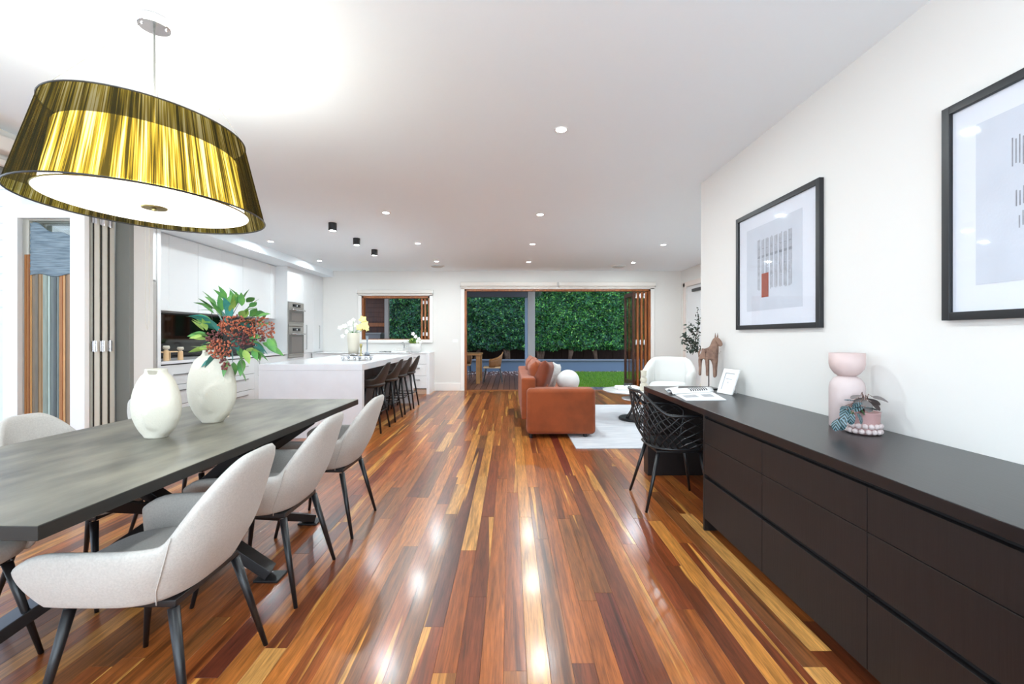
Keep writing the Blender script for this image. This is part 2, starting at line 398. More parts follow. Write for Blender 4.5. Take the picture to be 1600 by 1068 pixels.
for i, p in enumerate(planks[:300]):
    dz = random.uniform(-0.0003, 0.0003); z = dz
    mb = MB(); x0, x1, y0, y1 = p[0]+G, p[1]-G, p[2]+G, p[3]-G; c_ = 0.0005
    mb.add([(x0,y0,-0.02),(x1,y0,-0.02),(x1,y1,-0.02),(x0,y1,-0.02),(x0,y0,z-c_),(x1,y0,z-c_),(x1,y1,z-c_),(x0,y1,z-c_),
            (x0+c_,y0+c_,z),(x1-c_,y0+c_,z),(x1-c_,y1-c_,z),(x0+c_,y1-c_,z)],
           [(0,1,5,4),(1,2,6,5),(2,3,7,6),(3,0,4,7),(4,5,9,8),(5,6,10,9),(6,7,11,10),(7,4,8,11),(8,9,10,11)])
    o = obj('plank', mb, M['floor'], floor); set_tone(o.data, [p[4]]*9, [p[5]]*9)
mb = MB(); tc_, sd_ = [], []
for p in planks[300:]:
    x0, x1, y0, y1 = p[0]+G, p[1]-G, p[2]+G, p[3]-G
    mb.add([(x0,y0,-0.02),(x1,y0,-0.02),(x1,y1,-0.02),(x0,y1,-0.02),(x0,y0,0),(x1,y0,0),(x1,y1,0),(x0,y1,0)],
           [(0,1,5,4),(1,2,6,5),(2,3,7,6),(3,0,4,7),(4,5,6,7)])
    tc_ += [p[4]]*5; sd_ += [p[5]]*5
o = obj('floorboards', mb, M['floor'], floor, kind='stuff'); set_tone(o.data, tc_, sd_)

struct('ceiling', MB().box(XK-0.1, XR2+0.1, YB, YF+0.1, HC, HC+0.1), M['ceil'])
struct('wall_right', MB().box(XR, XR2+0.15, YB, DR, 0, HC), M['wall'])
# far wall with door and window openings
DX0, DX1, DZ = -1.0, 3.08, 2.225
WX0, WX1, WZ0, WZ1 = -3.25, -1.76, 1.12, 2.075
wf = MB()
wf.box(XK, WX0, YF, YF+0.12, 0, HC).box(WX1, DX0, YF, YF+0.12, 0, HC).box(DX1, XR2, YF, YF+0.12, 0, HC)
wf.box(DX0, DX1, YF, YF+0.12, DZ, HC).box(WX0, WX1, YF, YF+0.12, 0, WZ0).box(WX0, WX1, YF, YF+0.12, WZ1, HC)
struct('wall_far', wf, M['wall'])
# living side wall with a doorway
wr = MB(); RY0, RY1, RZ = 6.6, 9.42, 2.24
wr.box(XR2, XR2+0.12, RY1, YF+0.12, 0, HC).box(XR2, XR2+0.12, DR, RY0, 0, HC).box(XR2, XR2+0.12, RY0, RY1, RZ, HC)
struct('wall_living', wr, M['wall'])
struct('wall_kitchen', MB().box(XK-0.12, XK, 4.33, YF+0.12, 0, HC), M['wall'])
wl_ = MB().box(XL-0.14, XL, 4.09, 4.33, 0, HC).box(XL-0.14, XL, YB, 4.09, 2.34, HC).box(XL-0.14, XL, YB, -1.2, 0, 2.34)
wl_.box(XK, XL-0.14, 4.25, 4.33, 0, HC)
struct('wall_left', wl_, M['wall'])
wr_ = MB().box(XL, XR, YB-0.12, YB, 0, 0.15).box(XL, XR, YB-0.12, YB, 2.4, HC).box(XL-0.14, XL+0.2, YB-0.12, YB, 0, HC).box(XR-0.2, XR, YB-0.12, YB, 0, HC)
struct('wall_rear', wr_, M['wall'])
w2 = struct('added_rear_window', MB().box(XL+0.2, XL+0.26, YB-0.1, YB-0.04, 0.15, 2.4).box(-1.0, -0.92, YB-0.1, YB-0.04, 0.15, 2.4).box(XR-0.26, XR-0.2, YB-0.1, YB-0.04, 0.15, 2.4), M['alu'])  # unseen glazing frame, added to go with the rear fill light
# bulkhead above the tall kitchen units
struct('trim_bulkhead', MB().box(XK, -3.88, 4.33, YF, 2.49, HC), M['ceil'])
# baseboards
def base(name, b): struct(name, MB().box(*b), M['trim'], bevel=0.006)
base('baseboard_far', (-1.66, -1.07, YF-0.02, YF, 0, 0.17))
base('baseboard_far_right', (3.16, XR2, YF-0.02, YF, 0, 0.17))
base('baseboard_living', (XR2-0.02, XR2, DR, RY0-0.08, 0, 0.17))
base('baseboard_corner', (XR2-0.02, XR2, RY1+0.08, YF, 0, 0.17))

# ---- far bi-fold door
d1 = struct('door_1', MB().box(DX0-0.085, DX0, YF-0.03, YF, 0, DZ+0.02).box(DX1, DX1+0.075, YF-0.03, YF, 0, DZ+0.02)
            .box(DX0-0.085, DX1+0.075, YF-0.03, YF, DZ, DZ+0.075), M['trim'], bevel=0.004)
obj('door_frame', MB().box(DX0, DX0+0.045, YF, YF+0.13, 0, DZ).box(DX1-0.045, DX1, YF, YF+0.13, 0, DZ)
    .box(DX0, DX1, YF, YF+0.13, DZ-0.045, DZ), M['timber'], d1, bevel=0.003)
boxo('door_sill', (DX0-0.05, DX1+0.02, YF-0.03, YF+0.14, -0.012, 0.006), M['timber'], d1, bevel=0.003)
for k in range(4):
    xx = 2.70+k*0.088; y0 = YF+0.03; y1 = YF+0.78; z0, z1 = 0.02, DZ-0.055; t = 0.042
    m_ = M['timber'] if k else M['timber_dark']
    lf = obj('door_leaf', MB().box(xx, xx+t, y0, y0+0.09, z0, z1).box(xx, xx+t, y1-0.09, y1, z0, z1)
             .box(xx, xx+t, y0+0.09, y1-0.09, z0, z0+0.18).box(xx, xx+t, y0+0.09, y1-0.09, z1-0.09, z1), m_, d1, bevel=0.003)
    boxo('glass_pane', (xx+t/2-0.003, xx+t/2+0.003, y0+0.09, y1-0.09, z0+0.18, z1-0.09), M['glass'], lf)
    for hz in (1.06, 2.08):
        if k:
            obj('hinge', MB().box(xx-0.034, xx-0.004, y0-0.012, y0+0.0, hz-0.05, hz+0.05).tube([(xx-0.019, y0-0.016, hz-0.055), (xx-0.019, y0-0.016, hz+0.055)], 0.009), M['chrome'], lf)

# ---- kitchen window
w1 = struct('window_1', MB().box(WX0-0.075, WX0, YF-0.03, YF, WZ0-0.06, WZ1+0.03).box(WX1, WX1+0.075, YF-0.03, YF, WZ0-0.06, WZ1+0.03)
            .box(WX0-0.075, WX1+0.075, YF-0.05, YF, WZ0-0.07, WZ0-0.03).box(WX0-0.075, WX1+0.075, YF-0.03, YF, WZ1, WZ1+0.05)
            .box(WX0, WX1, YF-0.02, YF+0.02, WZ0-0.05, WZ0), M['trim'], bevel=0.004)
obj('window_frame', MB().box(WX0, WX0+0.04, YF, YF+0.12, WZ0, WZ1).box(WX1-0.04, WX1, YF, YF+0.12, WZ0, WZ1)
    .box(WX0, WX1, YF, YF+0.12, WZ1-0.05, WZ1).box(WX0, WX1, YF, YF+0.12, WZ0-0.01, WZ0+0.015), M['timber'], w1, bevel=0.003)
for k in range(2):
    xx = WX1-0.20+k*0.075; t = 0.04; y0 = YF+0.02; y1 = YF+0.55
    lf = obj('window_leaf', MB().box(xx, xx+t, y0, y0+0.06, WZ0+0.02, WZ1-0.06).box(xx, xx+t, y1-0.06, y1, WZ0+0.02, WZ1-0.06)
             .box(xx, xx+t, y0+0.06, y1-0.06, WZ0+0.02, WZ0+0.08).box(xx, xx+t, y0+0.06, y1-0.06, WZ1-0.12, WZ1-0.06), M['timber'], w1, bevel=0.003)
    boxo('glass_pane', (xx+t/2-0.003, xx+t/2+0.003, y0+0.06, y1-0.06, WZ0+0.08, WZ1-0.12), M['glass'], lf)
    for hz in (WZ0+0.12, 1.58, WZ1-0.14):
        obj('hinge', MB().box(xx+0.044, xx+0.072, y0-0.01, y0+0.0, hz-0.035, hz+0.035), M['chrome'], lf)
# ---- blinds in their cassettes
def blind(name, xa, xb, z0, z1, label, grp=None, loc=None):
    t = thing(name, ((xa+xb)/2, YF, z0), label, 'blind', grp)
    boxo('cassette', (xa+0.012, xb-0.012, YF-0.10, YF-0.031, z0+0.03, z1), M['blind'], t, bevel=0.012, seg=3)
    for e in (xa, xb-0.012): boxo('end_cap', (e, e+0.012, YF-0.105, YF-0.031, z0+0.02, z1+0.004), M['plastic'], t, bevel=0.002)
    obj('bottom_rail', MB().box(xa+0.02, xb-0.02, YF-0.06, YF-0.045, z0-0.005, z0+0.03), M['blind'], t, bevel=0.004)
    return t
blind('roller_blind', DX0-0.095, 1.03, DZ+0.025, DZ+0.145, 'white rolled-up blind over the left half of the garden doors')
blind('roller_blind', 1.05, DX1+0.095, DZ+0.025, DZ+0.145, 'white rolled-up blind over the right half of the garden doors')
bk = blind('roller_blind', WX0-0.085, WX1+0.085, WZ1+0.02, WZ1+0.12, 'white rolled-up blind over the kitchen window')
obj('bead_chain', MB().tube([(-1.07, YF-0.08, DZ+0.1), (-1.075, YF-0.07, 1.3), (-1.06, YF-0.07, 1.3), (-1.055, YF-0.08, DZ+0.1)], 0.0025, 5), M['plastic'], bpy.data.objects['roller_blind'])
# ---- doorway with a white door in the living side wall
d3 = struct('door_3', MB().box(XR2-0.025, XR2, RY1, RY1+0.10, 0, RZ+0.09).box(XR2-0.025, XR2, RY0-0.10, RY0, 0, RZ+0.09)
            .box(XR2-0.025, XR2, RY0-0.10, RY1+0.10, RZ, RZ+0.10), mat('warm_trim', C(226, 214, 206), 0.5), bevel=0.004)
boxo('door_panel', (XR2+0.03, XR2+0.07, RY0, RY1, 0.01, RZ), M['cab'], d3)
boxo('door_closer', (XR2-0.02, XR2+0.03, 8.45, 9.08, 2.105, 2.165), M['black'], d3, bevel=0.006, label='black bar near the top of the white door')

# ---- left bi-fold doors (door_2): first leaf folded out square to the wall, others stacked behind it
d2 = struct('door_2', MB().box(XL-0.12, XL+0.008, 4.05, 4.10, 0, 2.34).box(XL-0.12, XL+0.008, -1.2, 4.10, 2.335, 2.40), M['jamb'], bevel=0.003)
boxo('blind_cassette', (XL+0.01, XL+0.12, -1.2, 4.28, 2.44, 2.54), M['blind'], d2, bevel=0.015)
boxo('blind_rail', (XL+0.012, XL+0.05, -1.2, 4.28, 2.36, 2.40), M['blind'], d2, bevel=0.006)
for k in range(4):
    y0 = 3.755+k*0.074; t = 0.052; xa, xb = -4.30, -3.605
    if k == 0: y0 = 3.74; t = 0.045
    z0, z1 = 0.02, 2.315
    mt = M['trim'] if k == 0 else M['alu']
    lf = obj('door_leaf', MB().box(xa, xa+0.125, y0, y0+t, z0, z1).box(xb-0.125, xb, y0, y0+t, z0, z1)
             .box(xa+0.125, xb-0.125, y0, y0+t, z0, z0+0.3).box(xa+0.125, xb-0.125, y0, y0+t, z1-0.115, z1), mt, d2, bevel=0.004)
    boxo('glass_pane', (xa+0.125, xb-0.125, y0+t/2-0.003, y0+t/2+0.003, z0+0.3, z1-0.115), M['glass'], lf)
    if k == 0:
        obj('door_knob', MB().lathe([(0.0, -0.075), (0.02, -0.073), (0.026, -0.06), (0.022, -0.045), (0.012, -0.03), (0.012, -0.008), (0.028, -0.006), (0.028, 0)], (0, 0, 0), 16), M['steel'], lf, smooth=True)
        kn = lf.children[-1]; kn.location = (-4.252, y0, 1.125); kn.rotation_euler = (-PI/2, 0, 0)
    if k:
        boxo('seal_strip', (xb, xb+0.003, y0-0.016, y0-0.003, z0, z1), M['seal'], lf)
        for hz in (1.11, 2.22):
            obj('hinge', MB().box(xb, xb+0.012, y0-0.03, y0+0.012, hz-0.045, hz+0.045).tube([(xb+0.014, y0-0.009, hz-0.05), (xb+0.014, y0-0.009, hz+0.05)], 0.008), M['chrome'], lf)
# bead chain of the side blind
single('blind_chain', MB().tube([(XL+0.03, 4.20, 2.42), (XL+0.03, 4.205, 1.32), (XL+0.03, 4.225, 1.26), (XL+0.03, 4.245, 1.32), (XL+0.03, 4.25, 2.42)], 0.0028, 5),
       M['alu'], (XL+0.03, 4.22, 2.42), 'thin looped bead chain hanging on the wall beside the left folding doors', 'blind cord')

# ------------------------------------------------------------------ outside, left: weatherboards and stripes for the folded leaves seen through the glass
wbw = struct('wall_exterior', MB().box(-9, -4.83, 4.36, 4.46, -0.2, 3.4), M['weather'])
for k in range(19):
    z = 0.0+k*0.165
    o = obj('weatherboard', MB().add([(-8.8, 4.36, z), (-4.72, 4.36, z), (-4.72, 4.335, z), (-8.8, 4.335, z), (-8.8, 4.36, z+0.17), (-4.72, 4.36, z+0.17), (-4.72, 4.352, z+0.17), (-8.8, 4.352, z+0.17)],
        [(0,1,2,3),(4,7,6,5),(3,2,6,7),(0,4,5,1),(0,3,7,4),(1,5,6,2)]), M['weather'], wbw)
scr = thing('leaf_stripes', (-3.97, 3.80, 0), 'amber, grey and pale green boards standing in for the folded leaves seen through the open white door', 'screen')  # added boards: folded leaves and reflections in the pane put into stripe colours
x = -4.18; i = 0
strip = [(.05, (176,118,70)), (.03, (206,160,110)), (.05, (150,98,60)), (.035, (196,146,92)), (.09, (128,112,92)), (.06, (112,104,92)), (.07, (150,120,84)), (.035, (190,146,98)),
         (.10, (140,150,138)), (.05, (172,186,176)), (.09, (108,116,112)), (.06, (86,92,92)), (.05, (120,128,124)), (.04, (190,140,92)), (.05, (168,108,62)), (.05, (202,152,100)), (.06, (120,96,72)), (.08, (150,120,90)), (.1, (130,110,90))]
for wd, c in strip:
    wd *= 0.385
    o = boxo('board', (x+0.0005, x+wd-0.0005, 3.800+0.004*math.sin(i*2.1), 3.816, 0.02, 1.90), M['slat'], scr)  # added stripe standing in for folded leaves and reflections in the pane
    cc = C(*c); set_tone(o.data, [cc]*6, [i*1.7]*6); x += wd; i += 1
mb = MB(); P = []  # rippled sheet: reflection in the door glass put into shape and colour
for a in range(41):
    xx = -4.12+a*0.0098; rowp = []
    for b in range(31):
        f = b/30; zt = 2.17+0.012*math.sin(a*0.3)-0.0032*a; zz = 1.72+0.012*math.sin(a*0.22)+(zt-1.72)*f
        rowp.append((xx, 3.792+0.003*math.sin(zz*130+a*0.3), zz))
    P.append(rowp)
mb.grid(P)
single('glass_reflection', mb, mat('blue_ripple_reflection', C(128, 144, 152), 0.5, noise=0.0, col2=C(74, 92, 104), nscale=1, stretch=(6, 1, 90)), (-3.93, 3.792, 2.1),
       'rippled blue grey sheet standing in for the reflection in the left door glass', 'cloth', smooth=True, solid=0.002)
struct('patio_ground', MB().box(-10, XL-0.14, YB-2, 4.36, -0.12, -0.03), mat('paving', C(150, 146, 140), 0.8, noise=0.2, nscale=8))

# ------------------------------------------------------------------ outside, back garden
deck = struct('deck', MB().box(-7, 0.62, YF+0.14, 13.8, -0.14, -0.05).box(0.62, 9, YF+0.14, 10.62, -0.14, -0.05), M['deckbase'])
mb = MB(); tcs = []; sds = []
x = -6.9
dcols = [C(128, 84, 64), C(112, 72, 56), C(142, 96, 74), C(120, 82, 68), C(104, 70, 58)]
gcols = [C(104, 100, 104), C(92, 90, 96), C(116, 108, 108)]  # greyer right-hand boards: sky reflection put into the colour
while x < 9:
    yend = 13.8 if x < 0.6 else 10.62
    c = random.choice(dcols) if x < 0.6 else random.choice(gcols)
    mb.box(x+0.004, x+0.128, YF+0.15, yend, -0.05, -0.025); tcs += [c]*6; sds += [random.random()*30]*6; x += 0.135
o = obj('deck_board', mb, M['deck'], deck, kind='stuff'); set_tone(o.data, tcs, sds)
struct('garden_ground', MB().box(-12, 14, 10.0, 24, -0.2, -0.10), M['soil'])
struct('lawn_ground', MB().box(0.64, 9, 10.64, 15.2, -0.12, -0.045), M['lawn'])
N = 42000
gx = RNG.uniform(0.66, 6.0, N); gy = 10.66+(RNG.uniform(0, 1, N)**1.3)*4.6; gh = RNG.uniform(0.02, 0.05, N); ga = RNG.uniform(0, PI, N); gl = RNG.normal(0, 0.015, (N, 2))
w_ = 0.006
v = np.zeros((N, 3, 3)); v[:, 0] = np.c_[gx-w_*np.cos(ga), gy-w_*np.sin(ga), np.full(N, -0.046)]
v[:, 1] = np.c_[gx+w_*np.cos(ga), gy+w_*np.sin(ga), np.full(N, -0.046)]; v[:, 2] = np.c_[gx+gl[:, 0], gy+gl[:, 1], -0.046+gh]
me = bpy.data.meshes.new('grass'); me.from_pydata(v.reshape(-1, 3).tolist(), [], np.arange(N*3).reshape(-1, 3).tolist()); me.materials.append(M['grass'])
gc = np.array([C(104, 158, 40), C(128, 176, 50), C(86, 134, 34), C(140, 166, 70)]); set_tone(me, gc[RNG.integers(0, 4, N)])
gobj = link('grass', me); gobj['kind'] = 'stuff'; tag(gobj, 'bright green lawn between the deck and the garden wall', 'grass')
# pebble strip
N = 2600; mb = MB(); tcs = []
for _ in range(N):
    if random.random() < 0.75: px_, py_ = random.uniform(-4.5, 0.64), random.uniform(13.85, 15.8)
    else: px_, py_ = random.uniform(0.64, 5.5), random.uniform(15.2, 15.8)
    r = random.uniform(0.018, 0.045); c = random.choice([C(120, 84, 74), C(96, 66, 60), C(150, 120, 108), C(84, 60, 54), C(196, 180, 170)])
    a = random.random()*3
    vs = [(px_+r*math.cos(a+k*PI/2), py_+r*math.sin(a+k*PI/2), -0.09) for k in range(4)]+[(px_+0.55*r*math.cos(a+k*PI/2), py_+0.55*r*math.sin(a+k*PI/2), -0.09+r) for k in range(4)]
    mb.add(vs, [(4,5,6,7),(0,1,5,4),(1,2,6,5),(2,3,7,6),(3,0,4,7)]); tcs += [c]*5
o = obj('pebbles', mb, M['pebble'], kind='stuff'); set_tone(o.data, tcs); tag(o, 'reddish brown pebble strip at the foot of the blue grey garden wall', 'pebbles')
single('garden_wall', MB().box(-9, 12, 15.85, 16.05, -0.1, 0.30), M['bluesteel'], (1, 15.95, 0), 'low blue grey rendered garden wall behind the lawn', 'garden wall')
single('wall_capping', MB().box(-9, 12, 15.80, 16.10, 0.30, 0.35), mat('capping', C(128, 132, 138), 0.7), (1, 15.95, 0.3), 'grey flat capping along the top of the low garden wall', 'capping', bevel=0.005)
struct('garden_bed', MB().box(-9, 12, 16.05, 18.4, -0.1, 0.24), M['soil'])
fn = thing('timber_fence', (1, 18.0, 0.2), 'dark timber paling fence behind the hedge trunks', 'fence')
boxo('back_panel', (-6.0, 7.2, 18.05, 18.07, 0.2, 2.9), M['fence'], fn)
for k in range(44):
    boxo('paling', (-6.0+k*0.30, -6.0+k*0.30+0.29, 18.0+0.015*(k % 2), 18.03+0.015*(k % 2), 0.2, 2.9), M['fence'], fn)

# hedge: a row of trees with leafy crowns grown together
hcols = np.array([C(44, 92, 44), C(62, 118, 52), C(34, 74, 42), C(92, 146, 62), C(28, 62, 44), C(52, 104, 66), C(120, 166, 80)])
hprob = np.array([5, 5, 5, 2.6, 4, 3, 0.9]); hprob /= hprob.sum()
def leaf_mesh(name, P, size, nrm, cols):
    N = len(P); nrm = nrm/np.linalg.norm(nrm, axis=1)[:, None]
    r = RNG.normal(size=(N, 3)); t = np.cross(nrm, r); t /= np.linalg.norm(t, axis=1)[:, None]; b = np.cross(nrm, t)
    s = size[:, None]
    v = np.stack([P-t*s, P+b*s*0.45-nrm*s*0.12, P+t*s, P-b*s*0.45-nrm*s*0.12], 1)
    me = bpy.data.meshes.new(name); me.from_pydata(v.reshape(-1, 3).tolist(), [], np.arange(N*4).reshape(-1, 4).tolist())
    me.materials.append(M['leaves']); set_tone(me, cols); return me
hx = [-3.9, -2.5, -1.3, -0.1, 1.15, 2.25, 3.35, 4.6]
side_of = ['first tree of the hedge from the left, seen through the kitchen window', 'hedge tree behind the white post in the kitchen window view',
           'hedge tree with dark leaves at the left edge of the garden doors', 'hedge tree behind the outdoor chair, left of the porch post',
           'hedge tree just right of the porch post, above the round pillow', 'hedge tree in the middle of the right garden view',
           'hedge tree with lighter leaves beside the folded timber doors', 'last hedge tree on the right, mostly behind the folded doors']
for i, cx_ in enumerate(hx):
    t = thing('hedge_tree', (cx_, 17.0, 0.24), side_of[i], 'tree')
    N = 14000
    X = cx_+RNG.uniform(-0.72, 0.72, N); Z = 0.62+RNG.uniform(0, 1, N)**0.9*4.0
    dep = RNG.exponential(0.2, N).clip(0, 1.0)
    bulge = np.array([0.20*mnoise.noise(Vector((x*1.4, z*1.4, 3.1)))+0.12*mnoise.noise(Vector((x*4.2, z*4.2, 9.1))) for x, z in zip(X, Z)])
    low = np.array([0.16*mnoise.noise(Vector((x*2.2, 0.0, 5.0))) for x in X]); Z = np.maximum(Z, 0.66+low+RNG.uniform(0, .1, N))
    Y = 16.62-bulge+dep+np.clip(0.9-Z, 0, 1)*0.5
    P = np.c_[X, Y, Z]-np.array([cx_, 17.0, 0.24])
    nr = np.c_[RNG.normal(0, .55, N), -np.ones(N)*0.7, RNG.normal(0.55, .5, N)]
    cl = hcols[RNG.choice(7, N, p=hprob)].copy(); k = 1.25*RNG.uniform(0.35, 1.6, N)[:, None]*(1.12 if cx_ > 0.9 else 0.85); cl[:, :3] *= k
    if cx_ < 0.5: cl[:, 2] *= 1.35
    me = leaf_mesh('foliage', P, RNG.uniform(0.042, 0.078, N), nr, cl); f = link('foliage', me, t); f['kind'] = 'stuff'
    tr = MB()
    for k in range(3):
        a = random.uniform(-0.5, 0.5); x0 = cx_+random.uniform(-0.06, 0.06)
        tr.tube([(x0, 17, 0.2), (x0+a*0.25, 17-0.05, 0.6), (x0+a*0.7, 17+0.05*k, 1.2), (x0+a*1.0, 17.1, 2.6), (x0+a*1.1, 17.1, 4.2)], [0.075, 0.06, 0.05, 0.04, 0.02], 7)
    obj('trunk', tr, M['bark'], t, smooth=True)
# veranda: posts, beam and corrugated roof
pz = thing('porch_post', (0.60, 12.6, -0.03), 'pale square porch post on the deck behind the sofa', 'post')
boxo('post_shaft', (0.505, 0.705, 12.5, 12.7, -0.03, 2.5), M['greypost'], pz, bevel=0.006)
boxo('post_base', (0.49, 0.72, 12.485, 12.715, -0.03, 0.0), M['greybeam'], pz, bevel=0.004)
single('drain_pipe', MB().box(0.452, 0.56, 13.45, 13.58, -0.03, 2.42), mat('pipe_blue', C(140, 160, 186), 0.5), (0.5, 13.5, 0), 'slim blue grey square downpipe just left of the porch post', 'downpipe', bevel=0.004)
single('porch_beam', MB().box(-6, 0.50, 12.5, 12.65, 2.30, 2.56), M['greybeam'], (-2.7, 12.57, 2.3), 'dark blue grey beam under the porch roof at the top of the door view', 'beam', bevel=0.005)
single('window_post', MB().box(-3.50, -3.39, 12.3, 12.41, -0.03, 2.5), M['greypost'], (-3.44, 12.35, 0), 'narrow pale post in the middle of the kitchen window view', 'post', bevel=0.005)
P = []
for a in range(0, 170):
    xx = -5.0+a*0.0352; P.append([(xx, 9.9, 2.78+0.02*math.sin(a*0.9)), (xx, 13.75, 2.43+0.02*math.sin(a*0.9))])
single('porch_roof', MB().grid(P), M['roofing'], (-2, 11, 2.7), 'corrugated grey roofing sheet over the left part of the deck', 'roof', smooth=True, solid=0.004)
# slatted timber screen seen through kitchen window
ts = thing('timber_screen', (-4.4, 12.9, 0), 'dark horizontal slatted timber screen in the left of the kitchen window view', 'screen')
for k in range(22):
    boxo('slat', (-6.2, -3.55, 12.9, 12.93, 0.0+k*0.135, 0.131+k*0.135), M['timber_dark'], ts, bevel=0.003)
boxo('rail', (-6.2, -3.55, 12.80, 12.88, 1.47, 1.58), M['timber'], ts, bevel=0.004)
oc = thing('outdoor_bench', (-4.6, 12.3, -0.03), 'grey metal outdoor kitchen bench under the timber screen', 'bench')
boxo('body', (-6.0, -3.6, 12.25, 12.75, 0.0, 1.25), mat('grey_bench', C(120, 122, 126), 0.4, 0.4), oc, bevel=0.01)
boxo('worktop', (-6.0, -3.57, 12.22, 12.78, 1.25, 1.29), mat('grey_bench_top', C(150, 152, 154), 0.3), oc, bevel=0.004)
# outdoor table and chairs
ot = thing('outdoor_table', (-1.5, 11.8, -0.025), 'wooden outdoor dining table at the left edge of the deck view', 'table')
boxo('tabletop', (-2.5, -0.75, 11.25, 12.2, 0.70, 0.745), M['outdoorwood'], ot, bevel=0.006)
for xx, yy in ((-0.87, 11.28), (-0.87, 12.08), (-2.45, 11.28), (-2.45, 12.08)):
    boxo('leg', (xx, xx+0.10, yy, yy+0.09, -0.025, 0.70), M['outdoorwood'], ot, bevel=0.005)
def outdoor_chair(loc, rz, label):
    t = thing('outdoor_chair', (0, 0, 0), label, 'chair', 'outdoor dining chairs')
    P = []
    for i in range(13):
        a = (i/12*2-1)*1.9; sx_ = math.sin(a); cy_ = -math.cos(a)
        h = 0.80-0.20*min(1, abs(a)/1.6)
        P.append([(0.24*sx_*(1+0.12*v), 0.22*cy_-(0.06*v if cy_ < 0 else 0)+0.02, 0.42+(h-0.42)*v) for v in (0, 0.33, 0.66, 1)])
    obj('woven_back', MB().grid(P), M['cane'], t, smooth=True, solid=0.012)
    obj('top_rail', MB().tube([p[-1] for p in P], 0.014, 6), M['outdoorwood'], t, smooth=True)
    boxo('seat', (-0.23, 0.23, -0.2, 0.24, 0.39, 0.43), M['lightwood'], t, bevel=0.012)
    for sx_ in (-1, 1):
        for sy_ in (-1, 1): obj('leg', MB().tube([(sx_*0.2, sy_*0.18, 0.40), (sx_*0.23, sy_*0.25, -0.0)], [0.014, 0.011], 6), M['black'], t)
    t.location = loc; t.rotation_euler = (0, 0, rz); return t
oc1 = outdoor_chair((-0.45, 11.55, -0.025), PI/2, 'woven cane outdoor chair at the right end of the wooden outdoor table')
dup(oc1, (-1.35, 12.55, -0.025), PI, 'woven outdoor chair half hidden behind the wooden outdoor table')

# ------------------------------------------------------------------ kitchen
def front(name, x, y0, y1, z0, z1, parent, m=None, t=0.02):   # a cabinet front facing +X
    return boxo(name, (x-t, x, y0+0.0015, y1-0.0015, z0+0.0015, z1-0.0015), m or M['cab'], parent, bevel=0.0015, seg=1)
def ahandle(parent, x, y0, y1, z, vertical=False, z1=None):
    if vertical: mb = MB().box(x+0.018, x+0.026, y0, y0+0.010, z, z1).box(x, x+0.02, y0, y0+0.01, z, z+0.01).box(x, x+0.02, y0, y0+0.01, z1-0.01, z1)
    else: mb = MB().box(x+0.018, x+0.026, y0, y1, z, z+0.010).box(x, x+0.02, y0, y0+0.01, z, z+0.01).box(x, x+0.02, y1-0.01, y1, z, z+0.01)
    return obj('handle', mb, M['steel'], parent, bevel=0.001, seg=1)
KF = -4.12
# overhead cabinets
bnd = [5.2, 5.58, 6.10, 6.61, 7.13, 7.94]
for i in range(5):
    t = thing('wall_cabinet', (-4.5, (bnd[i]+bnd[i+1])/2, 1.515),
              ['narrow white overhead cabinet nearest the fridge end', 'second white overhead cabinet from the left, above the dark splashback', 'white overhead cabinet directly above the bouquet of berries',
               'fourth white overhead cabinet from the left', 'widest white overhead cabinet, next to the oven tower'][i], 'cabinet', 'overhead kitchen cabinets')
    boxo('body', (XK+0.002, -4.332, bnd[i], bnd[i+1], 1.52, 2.488), M['cab'], t)
    front('door', -4.31, bnd[i], bnd[i+1], 1.515, 2.475, t)
single('filler_panel', MB().box(XK+0.002, -4.31, 7.943, 8.138, 1.515, 2.475), M['cab'], (-4.5, 8.04, 1.515), 'narrow white filler panel between the overhead cabinets and the oven tower', 'panel', bevel=0.001)
single('splashback', MB().box(XK+0.001, XK+0.012, 5.2, 8.13, 0.895, 1.515), M['blackglass'], (XK, 6.6, 0.9), 'glossy black glass splashback behind the kitchen bench', 'splashback')
# base cabinets
mods = [(5.2, 5.93, 'wide', 'white three-drawer base cabinet at the fridge end of the bench'), (5.93, 6.35, 'door', 'white base cabinet behind the bouquet vase'),
        (6.35, 7.12, 'wide', 'white three-drawer base cabinet under the cooktop'), (7.12, 7.5, 'door', 'white base cabinet with a tall handle just left of the island'), (7.5, 8.13, 'wide', 'white three-drawer base cabinet beside the oven tower')]
for (y0, y1, kd, lb) in mods:
    t = thing('base_cabinet', (-4.4, (y0+y1)/2, 0), lb, 'cabinet', 'base cabinets along the kitchen wall')
    boxo('body', (XK+0.002, KF-0.022, y0, y1, 0.1, 0.86), M['gap'], t)
    boxo('plinth', (XK+0.1, KF-0.08, y0, y1, 0, 0.1), M['cab'], t)
    if kd == 'wide':
        for (z0, z1) in ((0.60, 0.80), (0.35, 0.60), (0.10, 0.35)):
            d = front('drawer', KF, y0, y1, z0, z1-0.004 if z1 < .8 else z1+0.045, t)
            ahandle(d, KF, y0+0.2, y1-0.2, z1-0.08)
    else:
        d = front('door', KF, y0, y1, 0.1, 0.845, t); ahandle(d, KF, y0+0.1, 0, 0.55, True, 0.80)
wt = single('worktop', MB().box(XK+0.002, KF+0.015, 5.2, 8.13, 0.86, 0.895), M['quartz'], (-4.4, 6.6, 0.86), 'white stone worktop along the left kitchen wall', 'worktop', bevel=0.002)
single('cooktop', MB().box(-4.6, -4.2, 6.75, 7.55, 0.8955, 0.903), M['blackglass'], (-4.4, 7.1, 0.9), 'flat black glass cooktop set on the white worktop', 'cooktop', bevel=0.002)
